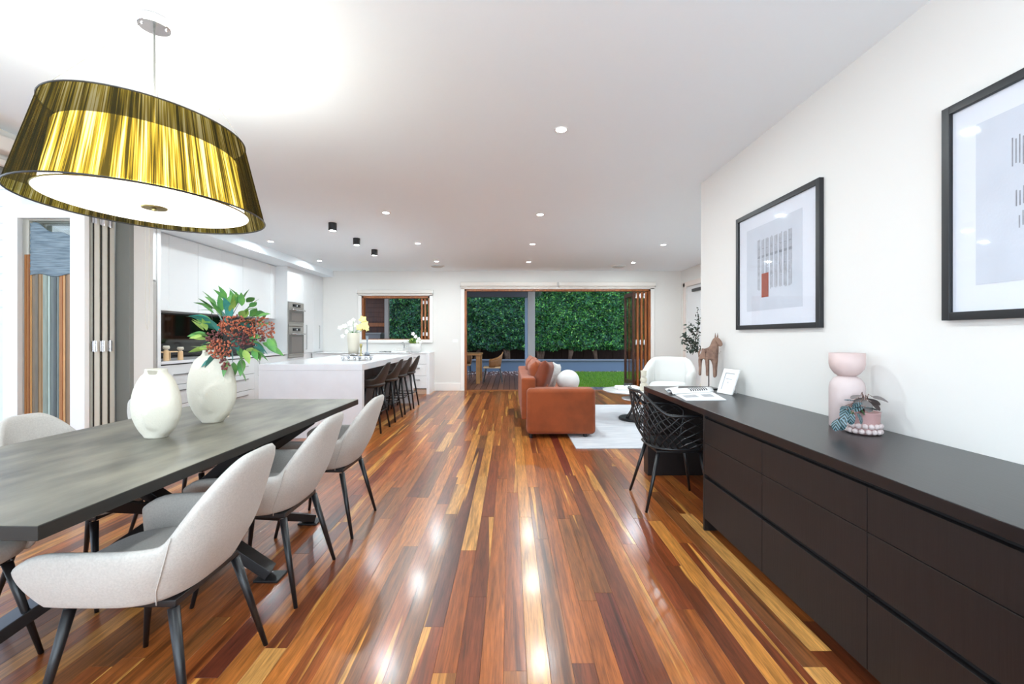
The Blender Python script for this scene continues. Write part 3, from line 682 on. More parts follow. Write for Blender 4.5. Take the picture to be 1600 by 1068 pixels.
# fridge, its overhead cupboard and side panel
fr = thing('fridge', (-4.4, 4.75, 0), 'grey fridge front in the recess beside the folding doors', 'fridge')
boxo('body', (XK+0.002, KF-0.03, 4.4, 5.14, 0.02, 1.83), mat('fridge_grey', C(168, 164, 158), 0.4), fr, bevel=0.004)
boxo('door', (KF-0.03, KF+0.005, 4.4, 5.14, 0.05, 1.83), mat('fridge_door', C(172, 168, 163), 0.4), fr, bevel=0.006)
fo = thing('wall_cabinet', (-4.4, 4.75, 1.84), 'white cupboard above the grey fridge', 'cabinet', 'overhead kitchen cabinets')
boxo('body', (XK+0.002, KF-0.02, 4.34, 5.14, 1.845, 2.488), M['cab'], fo); front('door', KF+0.0, 4.34, 5.14, 1.845, 2.475, fo)
single('side_panel', MB().box(XK+0.002, KF+0.012, 5.145, 5.197, 0, 2.488), M['cab'], (-4.4, 5.17, 0), 'thin white full-height panel between the fridge and the black splashback', 'panel', bevel=0.0015)
# oven tower and pantry
TF = -4.10
tw = thing('oven_tower', (-4.4, 8.45, 0), 'tall white cabinet holding the two stacked ovens', 'cabinet')
boxo('body', (XK+0.002, TF-0.022, 8.14, 8.755, 0, 0.785), M['cab'], tw); boxo('upper_body', (XK+0.002, TF-0.022, 8.14, 8.755, 1.84, 2.488), M['cab'], tw)
boxo('side_panel', (XK+0.002, TF-0.0, 8.132, 8.1395, 0, 2.488), M['cab'], tw)
front('top_panel', TF, 8.14, 8.755, 1.838, 2.455, tw); d = front('drawer', TF, 8.14, 8.755, 0.10, 0.785, tw)
ahandle(d, TF, 8.3, 8.6, 0.70)
def oven(z0, z1, label):
    t = thing('built_in_oven', (TF, 8.447, z0), label, 'oven', 'built-in ovens'); y0, y1 = 8.15, 8.745; h = z1-z0
    boxo('body', (TF-0.5, TF-0.001, y0, y1, z0, z1), M['ovenmetal'], t)
    pn = boxo('control_panel', (TF, TF+0.016, y0, y1, z1-0.115, z1-0.002), M['ovenmetal'], t, bevel=0.002)
    boxo('display', (TF+0.0165, TF+0.0185, y0+0.14, y1-0.14, z1-0.09, z1-0.03), M['blackglass'], pn)
    for yy in (y0+0.2, y1-0.2, (y0+y1)/2):
        obj('knob', MB().box(TF+0.018, TF+0.034, yy-0.018, yy+0.018, z1-0.075, z1-0.045), M['chrome'] if yy == (y0+y1)/2 else M['blackglass'], pn, bevel=0.006)
    dr = boxo('door', (TF, TF+0.018, y0, y1, z0+0.055, z1-0.12), M['ovenmetal'], t, bevel=0.002)
    boxo('glass_pane', (TF+0.0185, TF+0.021, y0+0.012, y1-0.012, z0+0.075, z1-0.155), M['ovenglass'], dr)
    boxo('window', (TF+0.0212, TF+0.022, y0+0.10, y1-0.09, z0+0.10, z1-0.20), mat('oven_window', C(112, 104, 98), 0.2), dr)
    obj('handle', MB().tube([(TF+0.055, y0+0.05, z1-0.145), (TF+0.055, y1-0.02, z1-0.145)], 0.012, 8).tube([(TF+0.015, y0+0.08, z1-0.145), (TF+0.055, y0+0.08, z1-0.145)], 0.007, 6).tube([(TF+0.015, y1-0.06, z1-0.145), (TF+0.055, y1-0.06, z1-0.145)], 0.007, 6), M['chrome'], dr, smooth=True)
    boxo('lower_trim', (TF, TF+0.016, y0, y1, z0+0.002, z0+0.05), M['ovenmetal'], t, bevel=0.002)
oven(1.385, 1.835, 'upper compact stainless steel oven in the white tower')
oven(0.79, 1.38, 'lower full-size stainless steel oven in the white tower')
for (y0, y1, lb, hy) in ((8.76, 9.22, 'tall white pantry cabinet beside the ovens', 8.86), (9.225, 9.675, 'tall white pantry cabinet in the corner by the far wall', 9.46)):
    t = thing('pantry_cabinet', (-4.4, (y0+y1)/2, 0), lb, 'cabinet', 'tall pantry cabinets')
    boxo('body', (XK+0.002, TF-0.022, y0, y1, 0, 2.488), M['cab'], t)
    d = front('door', TF, y0, y1, 0.86, 2.455, t); ahandle(d, TF, hy, 0, 0.93, True, 1.42); front('drawer', TF, y0, y1, 0.1, 0.855, t)
# far bench
FY = 9.10
BT = 0.855
single('worktop', MB().box(-4.08, -1.66, FY-0.015, YF, BT-0.02, BT), M['quartz'], (-2.9, 9.4, 0.83), 'white stone worktop under the kitchen window', 'worktop', bevel=0.002)
single('end_panel', MB().box(-1.72, -1.66, FY-0.015, YF-0.001, 0, BT-0.021), M['quartz'], (-1.69, 9.4, 0), 'white end panel closing the bench under the kitchen window', 'panel', bevel=0.002)
fx = [-4.08, -3.5, -2.95, -2.4, -1.722]
for i in range(4):
    t = thing('base_cabinet', ((fx[i]+fx[i+1])/2, 9.4, 0), ['white base cabinet in the far corner, mostly behind the island', 'second white base cabinet under the window', 'white base cabinet under the middle of the window',
              'white three-drawer base cabinet at the right end, behind the bar stools'][i], 'cabinet', 'base cabinets along the far wall')
    boxo('body', (fx[i], fx[i+1], FY+0.022, YF-0.002, 0.12, BT-0.022), M['gap'], t)
    boxo('plinth', (fx[i], fx[i+1], FY+0.03, YF-0.002, 0.0, 0.10), M['toast'], t)
    for (z0, z1) in ((0.62, 0.835), (0.38, 0.62), (0.12, 0.38)):
        d = boxo('drawer', (fx[i]+0.0015, fx[i+1]-0.0015, FY, FY+0.02, z0, z1-0.004), M['cab'], t, bevel=0.0015, seg=1)
        xc = fx[i+1]-0.3
        obj('handle', MB().box(xc, xc+0.16, FY-0.03, FY-0.02, z1-0.09, z1-0.075).box(xc, xc+0.012, FY-0.03, FY, z1-0.09, z1-0.075).box(xc+0.148, xc+0.16, FY-0.03, FY, z1-0.09, z1-0.075), M['steel'], d)
# island
IX0, IX1, IY0, IY1, IZ = -2.95, -1.735, 5.175, 7.93, 0.87
isl = thing('kitchen_island', ((IX0+IX1)/2, (IY0+IY1)/2, 0), 'large white stone kitchen island with waterfall ends', 'island')
boxo('worktop', (IX0, IX1, IY0, IY1, IZ-0.075, IZ), M['quartz'], isl, bevel=0.002)
boxo('end_panel', (IX0, IX1, IY0+0.001, IY0+0.08, 0, IZ-0.0755), M['quartz'], isl, bevel=0.002)
boxo('end_panel', (IX0, IX1, IY1-0.08, IY1-0.001, 0, IZ-0.0755), M['quartz'], isl, bevel=0.002)
boxo('cabinet_body', (IX0+0.02, IX1-0.32, IY0+0.081, IY1-0.081, 0.0, IZ-0.076), mat('island_dark_body', C(44, 38, 36), 0.45), isl)
for k in range(4):
    y0 = IY0+0.085+k*0.645
    bo = boxo('back_panel', (IX1-0.319, IX1-0.30, y0+0.002, y0+0.643, 0.1, IZ-0.08), mat('island_grey_panel', C(70, 62, 60), 0.4) if k == 0 else bpy.data.materials['island_grey_panel'], isl, bevel=0.002)
# ------------------------------------------------------------------ shell based seats
def smooth01(t): t = max(0, min(1, t)); return t*t*(3-2*t)
def shell_pt(s, v, w, b, bf, A, zb, harm, hback, a0=35, a1=64, recline=0.28, taper=0.3, exx=0.72, exy=0.85, bot=0.72, endrop=0.07, lin=False, zref=None, endw=0.07):
    a = math.radians(s*A); sn = math.sin(a); cs = math.cos(a)
    x = w*math.copysign(abs(sn)**exx, sn); y = -b*abs(cs)**exy if cs >= 0 else bf*abs(cs)**exy
    ad = abs(s*A); tt_ = max(0, min(1, (ad-a0)/(a1-a0))); h = hback+(harm-hback)*(tt_**2.0 if lin else smooth01(tt_))
    e = (abs(s)-(1-endw))/endw
    if e > 0: h -= endrop*e*e
    z = zb+(h-zb)*v
    sc = bot+(1-bot)*math.sin(min(1, v*(h-zb)/0.16)*PI/2)
    x *= sc; y *= sc
    zr = zref if zref is not None else zb+0.05
    wgt = max(0, cs)**0.5 if cs > 0 else 0
    y -= max(0, z-zr)*recline*wgt
    if z > harm and hback > harm+0.02: x *= 1-taper*((z-harm)/(hback-harm))**1.4
    return Vector((x, y, z))
def shell_grid(nu, nv, **k):
    return [[shell_pt(-1+2*i/nu, (j/nv), **k) for j in range(nv+1)] for i in range(nu+1)]
def shell_obj(name, nu, nv, thick, m, parent, sub=2, **k):
    o = obj(name, MB().grid(shell_grid(nu, nv, **k)), m, parent, smooth=True)
    md = o.modifiers.new('solid', 'SOLIDIFY'); md.thickness = thick; md.offset = -1 ; md.use_even_offset = True
    if sub: s_ = o.modifiers.new('sub', 'SUBSURF'); s_.levels = sub; s_.render_levels = sub
    return o
def pad(name, w, y0, y1, z0, z1, m, parent, r=0.03, yc=0, wf=None, sub=2):
    """upholstered pad: rounded plan, pillowed top"""
    P = []; n = 28
    rings = [(0.86, z0), (0.97, z0+0.2*(z1-z0)), (1.0, z0+0.5*(z1-z0)), (0.96, z1-0.12*(z1-z0)), (0.85, z1), (0.5, z1+0.008), (0.02, z1+0.010)]
    mb = MB(); yc = (y0+y1)/2; hy = (y1-y0)/2; vs = []
    for (s, z) in rings:
        for k in range(n):
            a = 2*PI*k/n; cx_ = math.cos(a); sy_ = math.sin(a); ex = 0.55
            vs.append((w*s*math.copysign(abs(cx_)**ex, cx_)*(1 if sy_ > 0 else 1-0.12*abs(sy_)), yc+hy*s*math.copysign(abs(sy_)**ex, sy_), z))
    fs = [(i*n+k, i*n+(k+1) % n, (i+1)*n+(k+1) % n, (i+1)*n+k) for i in range(len(rings)-1) for k in range(n)]
    fs.append(tuple(range(n-1, -1, -1))); fs.append(tuple((len(rings)-1)*n+k for k in range(n)))
    return obj(name, MB().add(vs, fs), m, parent, smooth=True)
def dining_chair(label):
    t = thing('dining_chair', (0, 0, 0), label, 'chair', 'upholstered dining chairs around the table')
    K = dict(w=0.262, b=0.225, bf=0.53, A=114, zb=0.395, harm=0.584, hback=0.818, a0=6, a1=57, lin=True, recline=0.34, taper=0.13, bot=0.80, exx=0.66, exy=0.8, endrop=0.055, endw=0.12)
    shell_obj('seat_shell', 36, 7, 0.034, M['fabric'], t, 1, **K)
    pad('seat', 0.222, -0.19, 0.24, 0.396, 0.472, M['fabric'], t)
    for s in (-1, 1):
        sm = MB()
        pts = [shell_pt(s*0.47, v, **K)*1.0 for v in [j/12 for j in range(13)]]
        sm.tube([(p.x*1.004, p.y*1.004, p.z) for p in pts], 0.0022, 5)
        obj('piping', sm, M['fabric'], t, smooth=True)
    boxo('seat_frame', (-0.16, 0.16, -0.16, 0.17, 0.374, 0.397), M['black'], t, bevel=0.004)
    for sx_ in (-1, 1):
        for (ya, yb) in ((-0.15, -0.235), (0.16, 0.225)):
            obj('leg', MB().tube([(sx_*0.155, ya, 0.372), (sx_*0.212, yb, 0.0)], [0.0165, 0.0085], 12), M['black'], t, smooth=True)
    return t
ch = dining_chair('nearest dining chair on the aisle side, seen whole from behind')
ch.location = (-1.18, 1.50, 0); ch.rotation_euler = (0, 0, PI/2+0.02)
dup(ch, (-1.18, 2.16, 0), PI/2, 'middle grey fabric dining chair on the aisle side of the table')
dup(ch, (-1.165, 2.83, 0), PI/2-0.02, 'farthest grey fabric dining chair on the aisle side, by the island corner')
dup(ch, (-2.02, 2.13, 0), -PI/2, 'cream-lit dining chair on the far side of the table, by the glass door')
dup(ch, (-2.03, 2.83, 0), -PI/2, 'dining chair across the table, mostly hidden behind the smaller vase')
dup(ch, (-2.0, 1.46, 0), -PI/2, 'dining chair across the table at the left edge, only underside and legs showing')

# dining table
tb = thing('dining_table', (-1.585, 2.105, 0), 'long dark grey timber dining table with black angled steel base', 'table', rz=-0.0185)
tt = MB()
x0, x1, y0, y1, z0, z1 = -2.07, -1.10, 1.055, 3.155, 0.71, 0.75
tt.box(x0, x1, y0, y1, z0+0.003, z1-0.0012)
obj('tabletop', tt, mat('dark_table_edge', C(34, 32, 28), 0.5, noise=0.3, nscale=1, stretch=(8, 2, 60)), tb, bevel=0.002)
boxo('top_veneer', (x0+0.0015, x1-0.0015, y0+0.0015, y1-0.0015, z1-0.0012, z1), M['tabletop'], tb)
apr = MB().box(x0+0.25, x1-0.25, y0+0.35, y1-0.35, 0.695, 0.709)
obj('support_plate', apr, M['black'], tb, bevel=0.002)
hub = Vector((-1.585, 2.105, 0.40))
for (fx_, fy_) in ((-1.95, 1.40), (-1.19, 2.20), (-2.02, 2.22), (-1.30, 2.85)):
    f = Vector((fx_, fy_, 0.0)); top = Vector((2*hub.x-fx_, 2*hub.y-fy_, 0.695)); 
    top = hub+(top-hub)*0.9; top.z = 0.70
    obj('leg', MB().bar((f.x, f.y, 0.03), (top.x, top.y, 0.68), 0.09, 0.045), M['black'], tb, bevel=0.003)
    boxo('foot_plate', (f.x-0.06, f.x+0.06, f.y-0.05, f.y+0.05, 0, 0.012), M['black'], tb, bevel=0.002)

# vases on the dining table
def flat_vase(loc, W, H, T, neck_w, label, dent, lean=0.0, base_w=0.3, rz=0.0, dent_r=(0.36, 0.26)):
    P = []; nz, na = 44, 56
    def halfw(f):   # silhouette
        ctrl = [(0, base_w*0.95), (0.03, base_w*1.02), (0.08, 0.62), (0.17, 0.80), (0.30, 0.96), (0.42, 1.0), (0.55, 0.985), (0.68, 0.91), (0.80, 0.77), (0.88, 0.62), (0.94, neck_w*1.08), (0.965, neck_w), (1.0, neck_w)]
        for (a, wa), (b, wb_) in zip(ctrl, ctrl[1:]):
            if f <= b: u = (f-a)/(b-a); return wa+(wb_-wa)*u
        return neck_w
    for j in range(nz+1):
        f = j/nz; w = sum(halfw(min(1, max(0, f+d_))) for d_ in (-0.02, 0, 0.02))/3*W/2 if 0 < j < nz else halfw(f)*W/2
        tk = T/2*(0.55+0.45*math.sin(PI*min(1, max(0, f*0.95+0.05))))
        if f > 0.93: tk = max(T*0.28, tk*0.7)
        row = []
        for k in range(na):
            a = 2*PI*k/na; cx_, sy_ = math.cos(a), math.sin(a)
            x = w*math.copysign(abs(cx_)**0.75, cx_); y = tk*math.copysign(abs(sy_)**0.85, sy_)
            # thumb-like bulge and the fold beside the neck on the front face
            if sy_ < 0:
                ux = x/(W/2)-dent[0]; uz = (f-dent[1])*1.9
                gx = (ux*0.87+uz*0.5)/dent_r[0]; gz = (-ux*0.5+uz*0.87)/(dent_r[1]*1.9)
                cut = smooth01((1.0-math.hypot(gx, gz))/0.30)
                y -= 0.030*cut*max(0.0, min(1.0, 0.55+0.55*gz-0.12*gx))*abs(sy_)
                nx = (x/(W/2)-0.05)/(0.30*(1.15-(1-f)*2.2)) if f > 0.62 else 9
                n2 = smooth01((1.0-abs(nx))/0.4)*smooth01((f-0.68)/0.2)*smooth01((1.02-f)/0.05)
                y += 0.012*n2*abs(sy_)
            row.append((x, y, f*H))
        P.append(row)
    mb = MB(); vs = [p for r in P for p in r]; n = na
    fs = [(i*n+k, i*n+(k+1) % n, (i+1)*n+(k+1) % n, (i+1)*n+k) for i in range(nz) for k in range(n)]
    fs.append(tuple(range(n-1, -1, -1)))
    # mouth: lip then inner well
    top = P[-1]; o1 = len(vs)
    for s, dz in ((0.82, 0.002), (0.78, -0.06)):
        for p in top: vs.append((p[0]*s, p[1]*s, p[2]+dz))
    for k in range(n):
        fs.append((nz*n+k, nz*n+(k+1) % n, o1+(k+1) % n, o1+k)); fs.append((o1+k, o1+(k+1) % n, o1+n+(k+1) % n, o1+n+k))
    fs.append(tuple(o1+n+k for k in range(n)))
    mb.add([(x+loc[0], y+loc[1], z+loc[2]) for x, y, z in vs], fs)
    o = single('vase', mb, M['ceramic'], loc, label, 'vase', 'textured white vases on the dining table', smooth=True)
    o.rotation_euler = (0, lean, rz)
    return o
flat_vase((-1.575, 1.965, 0.7503), 0.232, 0.302, 0.11, 0.40, 'smaller egg-shaped white vase, empty, nearer the table edge', (0.52, 0.33), base_w=0.42, rz=-0.2, dent_r=(0.62, 0.20))
flat_vase((-1.555, 2.31, 0.7503), 0.262, 0.375, 0.12, 0.27, 'larger egg-shaped white vase holding the berry bouquet', (0.50, 0.36), lean=-0.035, base_w=0.40, rz=-0.15, dent_r=(0.66, 0.20))

def leaf_blade(L, W, bend=0.15, fold=0.12, nseg=6):
    mb = MB(); P = []
    for i in range(nseg+1):
        f = i/nseg; w = W*math.sin(PI*f**0.8)*0.5+0.0004; z = -bend*L*f*f
        P.append([(f*L, -w, z+fold*w), (f*L, 0, z), (f*L, w, z+fold*w)])
    return mb.grid(P)
def mesh_of(name, mb, m, solid=0.0):
    me = bpy.data.meshes.new(name); me.from_pydata(mb.v, [], mb.f); me.materials.append(m); me.polygons.foreach_set('use_smooth', [True]*len(me.polygons)); return me
def place_leaf(name, me, parent, p, direction, roll=0.0, scale=1.0):
    o = link(name, me, parent); d = Vector(direction).normalized(); up = Vector((0, 0, 1))
    y = up.cross(d); y = y.normalized() if y.length > 0.05 else Vector((0, 1, 0)); z = d.cross(y)
    R = Matrix((d, y, z)).transposed() @ Matrix.Rotation(roll, 3, 'X')
    o.rotation_euler = R.to_euler(); o.location = Vector(p)-world_loc(parent); o.scale = (scale,)*3; return o
# bouquet
bq_c = Vector((-1.545, 2.31, 1.09))
bq = thing('bouquet', bq_c, 'bouquet of green leaves and copper brown berries standing in the larger white vase', 'bouquet')
st = MB(); S = 2.31/690
def bp(px, py, dy=0.0): return Vector(((px-797)*(2.31+dy)/690, 2.31+dy, CAMH+(524.5-py)*(2.31+dy)/690))
heads = [(372, 512, -.06), (390, 520, -.04), (405, 510, -.02), (345, 540, -.07), (338, 555, -.09), (355, 500, 0), (330, 480, 0.02), (375, 470, 0.03), (400, 490, 0.03), (320, 520, 0.0), (415, 520, 0)]
for h in heads:
    p = bp(*h); st.tube([bq_c+Vector((0, 0, -0.04)), (bq_c*2+p)/3+Vector((0, 0, 0.03)), p], [0.0025, 0.002, 0.0012], 5)
obj('stem', st, M['stemdark'], bq)
lm = [mesh_of('leaf', leaf_blade(0.088, 0.034), M['leafgreen']), mesh_of('leaf', leaf_blade(0.09, 0.036, 0.2), M['leafblue']), mesh_of('leaf', leaf_blade(0.08, 0.034, 0.1), M['leaflime']), mesh_of('leaf', leaf_blade(0.065, 0.022, 0.3), M['leafgreen'])]
# px, py of leaf root ; direction in picture plane (dx, dz), toward-camera comp, mesh
LV = []
for rep in range(2):
  for (px, py, dx, dz, k) in ((322,520,-.7,-.1,0),(325,515,-.6,.7,2),(330,505,-.9,.8,0),(335,490,-.7,.7,0),(340,480,-.4,.9,0),(345,492,-.2,1,0),(352,482,.2,1,0),(360,488,.5,.9,2),(368,480,-.1,1,0),
        (378,478,.2,1,0),(384,486,.6,.8,0),(392,492,.8,.6,0),(400,495,1,.3,0),(375,495,.7,.5,2),(330,535,-.9,-.1,2),(328,545,-.8,.2,2),(340,550,-.5,-.6,1),(338,560,-.1,-1,1),(352,560,.1,-1,0),
        (372,548,.6,-.7,0),(380,550,.8,-.6,2),(385,545,1,-.1,2),(392,550,.7,-.8,0),(400,548,.9,-.5,0),(378,560,.3,-1,0),(365,565,.3,-.9,0),(410,535,1,-.4,0),(418,528,.8,-.9,0),(342,515,-.3,.3,1),
        (338,528,-.4,-.2,1),(348,505,-.2,.6,1),(358,498,.1,.8,1),(366,508,.4,.2,1),(362,525,.3,-.3,1),(350,538,-.1,-.4,1),(385,505,.6,.4,0),(395,508,.7,.2,0),(330,500,-.5,.2,1),(336,486,-.9,.2,0),
        (372,530,.6,-.1,1),(388,530,.8,-.3,0),(396,540,.5,-.2,1),(322,530,-1,.2,2),(318,512,-.5,1,2),(405,505,.7,.7,0),(355,470,-.5,.7,0),(385,472,.9,.4,0),(370,475,.4,.8,3),(345,475,-.7,.7,3)):
    dy = random.uniform(-0.06, 0.05)
    place_leaf('leaf', lm[k], bq, bp(px+rep*random.uniform(-8, 8), py+rep*random.uniform(-8, 8), dy), (dx+rep*random.uniform(-.4, .4), random.uniform(-0.65, 0.2), dz+rep*random.uniform(-.4, .4)), random.uniform(-0.9, 0.9), random.uniform(0.85, 1.2))
def berries(cx, cy, rx, ry, n, m, dy, name='berry_cluster'):
    mb = MB(); 
    for _ in range(n):
        a = random.random()*2*PI; r = math.sqrt(random.random()); q = random.uniform(-1, 0.2)*math.sqrt(max(0, 1-r*r))
        p = bp(cx+rx*r*math.cos(a), cy+ry*r*math.sin(a), dy); p.y += q*min(rx, ry)*S
        mb.ball(p, random.uniform(0.0042, 0.0062), 6, 4)
    o = obj(name, mb, m, bq, smooth=True, kind='stuff')
berries(365, 508, 22, 17, 150, M['berry'], -0.07); berries(345, 545, 20, 16, 120, M['berry'], -0.09); berries(406, 512, 24, 17, 140, M['berry'], -0.04)
berries(396, 527, 18, 13, 80, M['berrydark'], -0.03); berries(336, 526, 13, 10, 60, M['berrydark'], -0.07); berries(352, 568, 8, 10, 34, M['berrydark'], -0.09); berries(375, 532, 14, 12, 60, M['berrydark'], -0.05)
berries(424, 522, 7, 6, 20, M['berry'], -0.03)

# ------------------------------------------------------------------ pendant lamp
LC = Vector((-1.648, 2.046, 0)); ZB, ZT = 1.783, 2.16; RX, RY, TS = 0.412, 0.485, 0.80
lamp = thing('pendant_lamp', (LC.x, LC.y, ZB), 'large oval pendant lamp with a gold and black string shade over the dining table', 'lamp')
m = bpy.data.materials.new('string_shade'); m.use_nodes = True; Nn = m.node_tree.nodes; Ln = m.node_tree.links; Nn.clear()
out = Nn.new('ShaderNodeOutputMaterial'); tcn = Nn.new('ShaderNodeTexCoord'); sp = Nn.new('ShaderNodeSeparateXYZ')
Ln.new(tcn.outputs['Object'], sp.inputs[0])
at2 = Nn.new('ShaderNodeMath'); at2.operation = 'ARCTAN2'; Ln.new(sp.outputs['Y'], at2.inputs[0]); Ln.new(sp.outputs['X'], at2.inputs[1])
cb = Nn.new('ShaderNodeCombineXYZ'); Ln.new(at2.outputs[0], cb.inputs[0]); 
zz = Nn.new('ShaderNodeMath'); zz.operation = 'MULTIPLY'; zz.inputs[1].default_value = 0.035; Ln.new(sp.outputs['Z'], zz.inputs[0]); Ln.new(zz.outputs[0], cb.inputs[1])
n1 = Nn.new('ShaderNodeTexNoise'); n1.inputs['Scale'].default_value = 13; n1.inputs['Detail'].default_value = 3; Ln.new(cb.outputs[0], n1.inputs['Vector'])
n2 = Nn.new('ShaderNodeTexNoise'); n2.inputs['Scale'].default_value = 75; n2.inputs['Detail'].default_value = 2; Ln.new(cb.outputs[0], n2.inputs['Vector'])
ad = Nn.new('ShaderNodeMath'); ad.operation = 'ADD'; Ln.new(n1.outputs['Fac'], ad.inputs[0])
m5 = Nn.new('ShaderNodeMath'); m5.operation = 'MULTIPLY'; m5.inputs[1].default_value = 0.75; Ln.new(n2.outputs['Fac'], m5.inputs[0]); Ln.new(m5.outputs[0], ad.inputs[1])
mr = Nn.new('ShaderNodeMapRange'); mr.inputs[1].default_value = 0.78; mr.inputs[2].default_value = 1.0; Ln.new(ad.outputs[0], mr.inputs[0])
ramp = Nn.new('ShaderNodeValToRGB'); e = ramp.color_ramp.elements
e[0].position = 0.0; e[0].color = (0.05, 0.035, 0.004, 1); e[1].position = 1.0; e[1].color = (0.80, 0.68, 0.34, 1)
e2 = ramp.color_ramp.elements.new(0.4); e2.color = (0.30, 0.20, 0.018, 1); e3 = ramp.color_ramp.elements.new(0.75); e3.color = (0.55, 0.40, 0.06, 1)
Ln.new(mr.outputs[0], ramp.inputs[0])
trn = Nn.new('ShaderNodeBsdfTransparent'); Ln.new(ramp.outputs[0], trn.inputs[0])
dfn = Nn.new('ShaderNodeBsdfDiffuse'); dfn.inputs[0].default_value = (0.045, 0.04, 0.02, 1)
mxs = Nn.new('ShaderNodeMixShader'); mxs.inputs[0].default_value = 0.58; Ln.new(dfn.outputs[0], mxs.inputs[1]); Ln.new(trn.outputs[0], mxs.inputs[2]); Ln.new(mxs.outputs[0], out.inputs[0])
M['string'] = m
n = 96; P = []
for k in range(n):
    a = 2*PI*k/n
    P.append([(LC.x+RX*s*math.cos(a), LC.y+RY*s*math.sin(a), z) for s, z in ((1, ZB), ((1+TS)/2, (ZB+ZT)/2), (TS, ZT))])
obj('lamp_shade', MB().grid(P, closed_u=True), M['string'], lamp, smooth=True)
ring = lambda s, z, r: MB().tube([(LC.x+RX*s*math.cos(2*PI*k/64), LC.y+RY*s*math.sin(2*PI*k/64), z) for k in range(65)], r, 6, cap=False)
obj('lower_ring', ring(1.002, ZB, 0.0035), M['black'], lamp, smooth=True); obj('upper_ring', ring(TS*1.002, ZT, 0.0035), M['black'], lamp, smooth=True)
obj('diffuser', MB().lathe([(0.0005, 0.0), (1.0, 0.0), (1.01, 0.004), (1.01, 0.008), (0.0005, 0.009)], (LC.x, LC.y, ZB+0.012), 72, RX*0.83, RY*0.83), M['lamp_white'], lamp)
obj('diffuser_ring', MB().tube([(LC.x+RX*0.838*math.cos(2*PI*k/64), LC.y+RY*0.838*math.sin(2*PI*k/64), ZB+0.018) for k in range(65)], 0.0035, 6, cap=False), M['brass'], lamp, smooth=True)
dr_ = obj('inner_drum', MB().lathe([(0.80, 0.03), (0.72, 0.285)], (LC.x, LC.y, ZB), 72, RX, RY), mat('lit_inner_drum', (1, 1, 1), 0.5, emit=(1.0, 0.97, 0.86), estr=4.2), lamp, smooth=True)
dm = dr_.data; bm = bmesh.new(); bm.from_mesh(dm); bmesh.ops.delete(bm, geom=[f for f in bm.faces if len(f.verts) > 4], context='FACES'); bm.to_mesh(dm); bm.free()
obj('finial', MB().lathe([(0.0005, -0.012), (0.008, -0.012), (0.010, -0.005), (0.006, -0.003), (0.048, -0.002), (0.05, 0.003), (0.0005, 0.004)], (LC.x, LC.y, ZB+0.008), 32), M['brass'], lamp)
obj('canopy', MB().lathe([(0.060, -0.036), (0.063, -0.033), (0.063, 0.0)], (LC.x+.062, LC.y-.047, HC-0.001), 32), M['chrome'], lamp, bevel=0.002)
obj('cord', MB().tube([(LC.x+.062, LC.y-.047, HC-0.036), (LC.x, LC.y, ZT-0.05)], 0.0045, 8), M['jamb'], lamp, smooth=True)
for a in (0.6, 2.5, 4.3):
    c0 = Vector((LC.x+.062+0.045*math.cos(a), LC.y-.047+0.045*math.sin(a), HC-0.037)); c1 = Vector((LC.x+RX*TS*math.cos(a), LC.y+RY*TS*math.sin(a), ZT))
    w = obj('wire', MB().tube([c0, c1], 0.0012, 4), M['jamb'], lamp)
    obj('anchor', MB().ball(c0, 0.006, 8, 5), M['chrome'], w, smooth=True)
for k, (ax, ay) in enumerate(((-0.1, 0.0), (0.1, 0.08), (0.05, -0.12))):
    pl = bpy.data.lights.new('bulb', 'POINT'); pl.energy = 3.5; pl.color = (1.0, 0.96, 0.86); pl.shadow_soft_size = 0.05
    o = bpy.data.objects.new('bulb', pl); COL.objects.link(o); o.parent = lamp; o.location = (ax, ay, 0.30)

lamp.rotation_euler = (0, 0, -0.25)
# ------------------------------------------------------------------ downlights, surface spots, vents
def spot_area(parent, loc, power, size=0.07):
    return area_light('downlight_beam', (loc[0], loc[1], loc[2]), (0, 0, 0), size, size, power, LAMP_COL, parent, 'DISK')
dl_list = [((0.352, 3.04), 'nearest recessed downlight on the ceiling above the walkway'), ((0.352, 5.17), 'second recessed downlight along the walkway row'), ((0.346, 6.83), 'third recessed downlight along the walkway row'),
           ((0.355, 8.48), 'recessed downlight nearest the garden doors in the walkway row'), ((-1.431, 5.09), 'recessed downlight before the black cylinder lights'), ((-1.415, 6.78), 'recessed downlight just right of the farthest black cylinder light'),
           ((-1.40, 8.41), 'recessed downlight beside the left round ceiling vent'), ((2.39, 6.88), 'recessed downlight above the living area, nearer one'), ((2.39, 8.56), 'recessed downlight beside the right round ceiling vent'),
           ((-3.6, 6.64), 'recessed downlight in front of the overhead kitchen cabinets'), ((-3.6, 8.34), 'recessed downlight in front of the oven tower'), ((2.39, 5.2), 'recessed downlight hidden behind the right wall corner'), ((-3.6, 4.95), 'recessed downlight hidden behind the pendant lamp shade'), ((0.352, 1.3), 'recessed downlight overhead, above the top edge of the view'), ((0.352, -0.5), 'recessed downlight behind the camera on the walkway row'), ((-1.43, 0.2), 'recessed downlight behind the camera near the dining table')]
for (xy, lb) in dl_list:
    t = thing('downlight', (xy[0], xy[1], HC), lb or 'recessed downlight on the white ceiling', 'light', 'recessed ceiling downlights')
    obj('bezel', MB().lathe([(0.036, -0.004), (0.046, -0.004), (0.048, 0.0), (0.036, 0.0)], (xy[0], xy[1], HC), 24, cap=False), M['plastic'], t)
    obj('lamp_disc', MB().lathe([(0.0005, -0.003), (0.036, -0.003)], (xy[0], xy[1], HC), 20), M['led'], t)
    spot_area(t, (0, 0, -0.012), DOWN_W*(0.5 if xy[0] < -3 or xy[1] < 2 else 1.0))
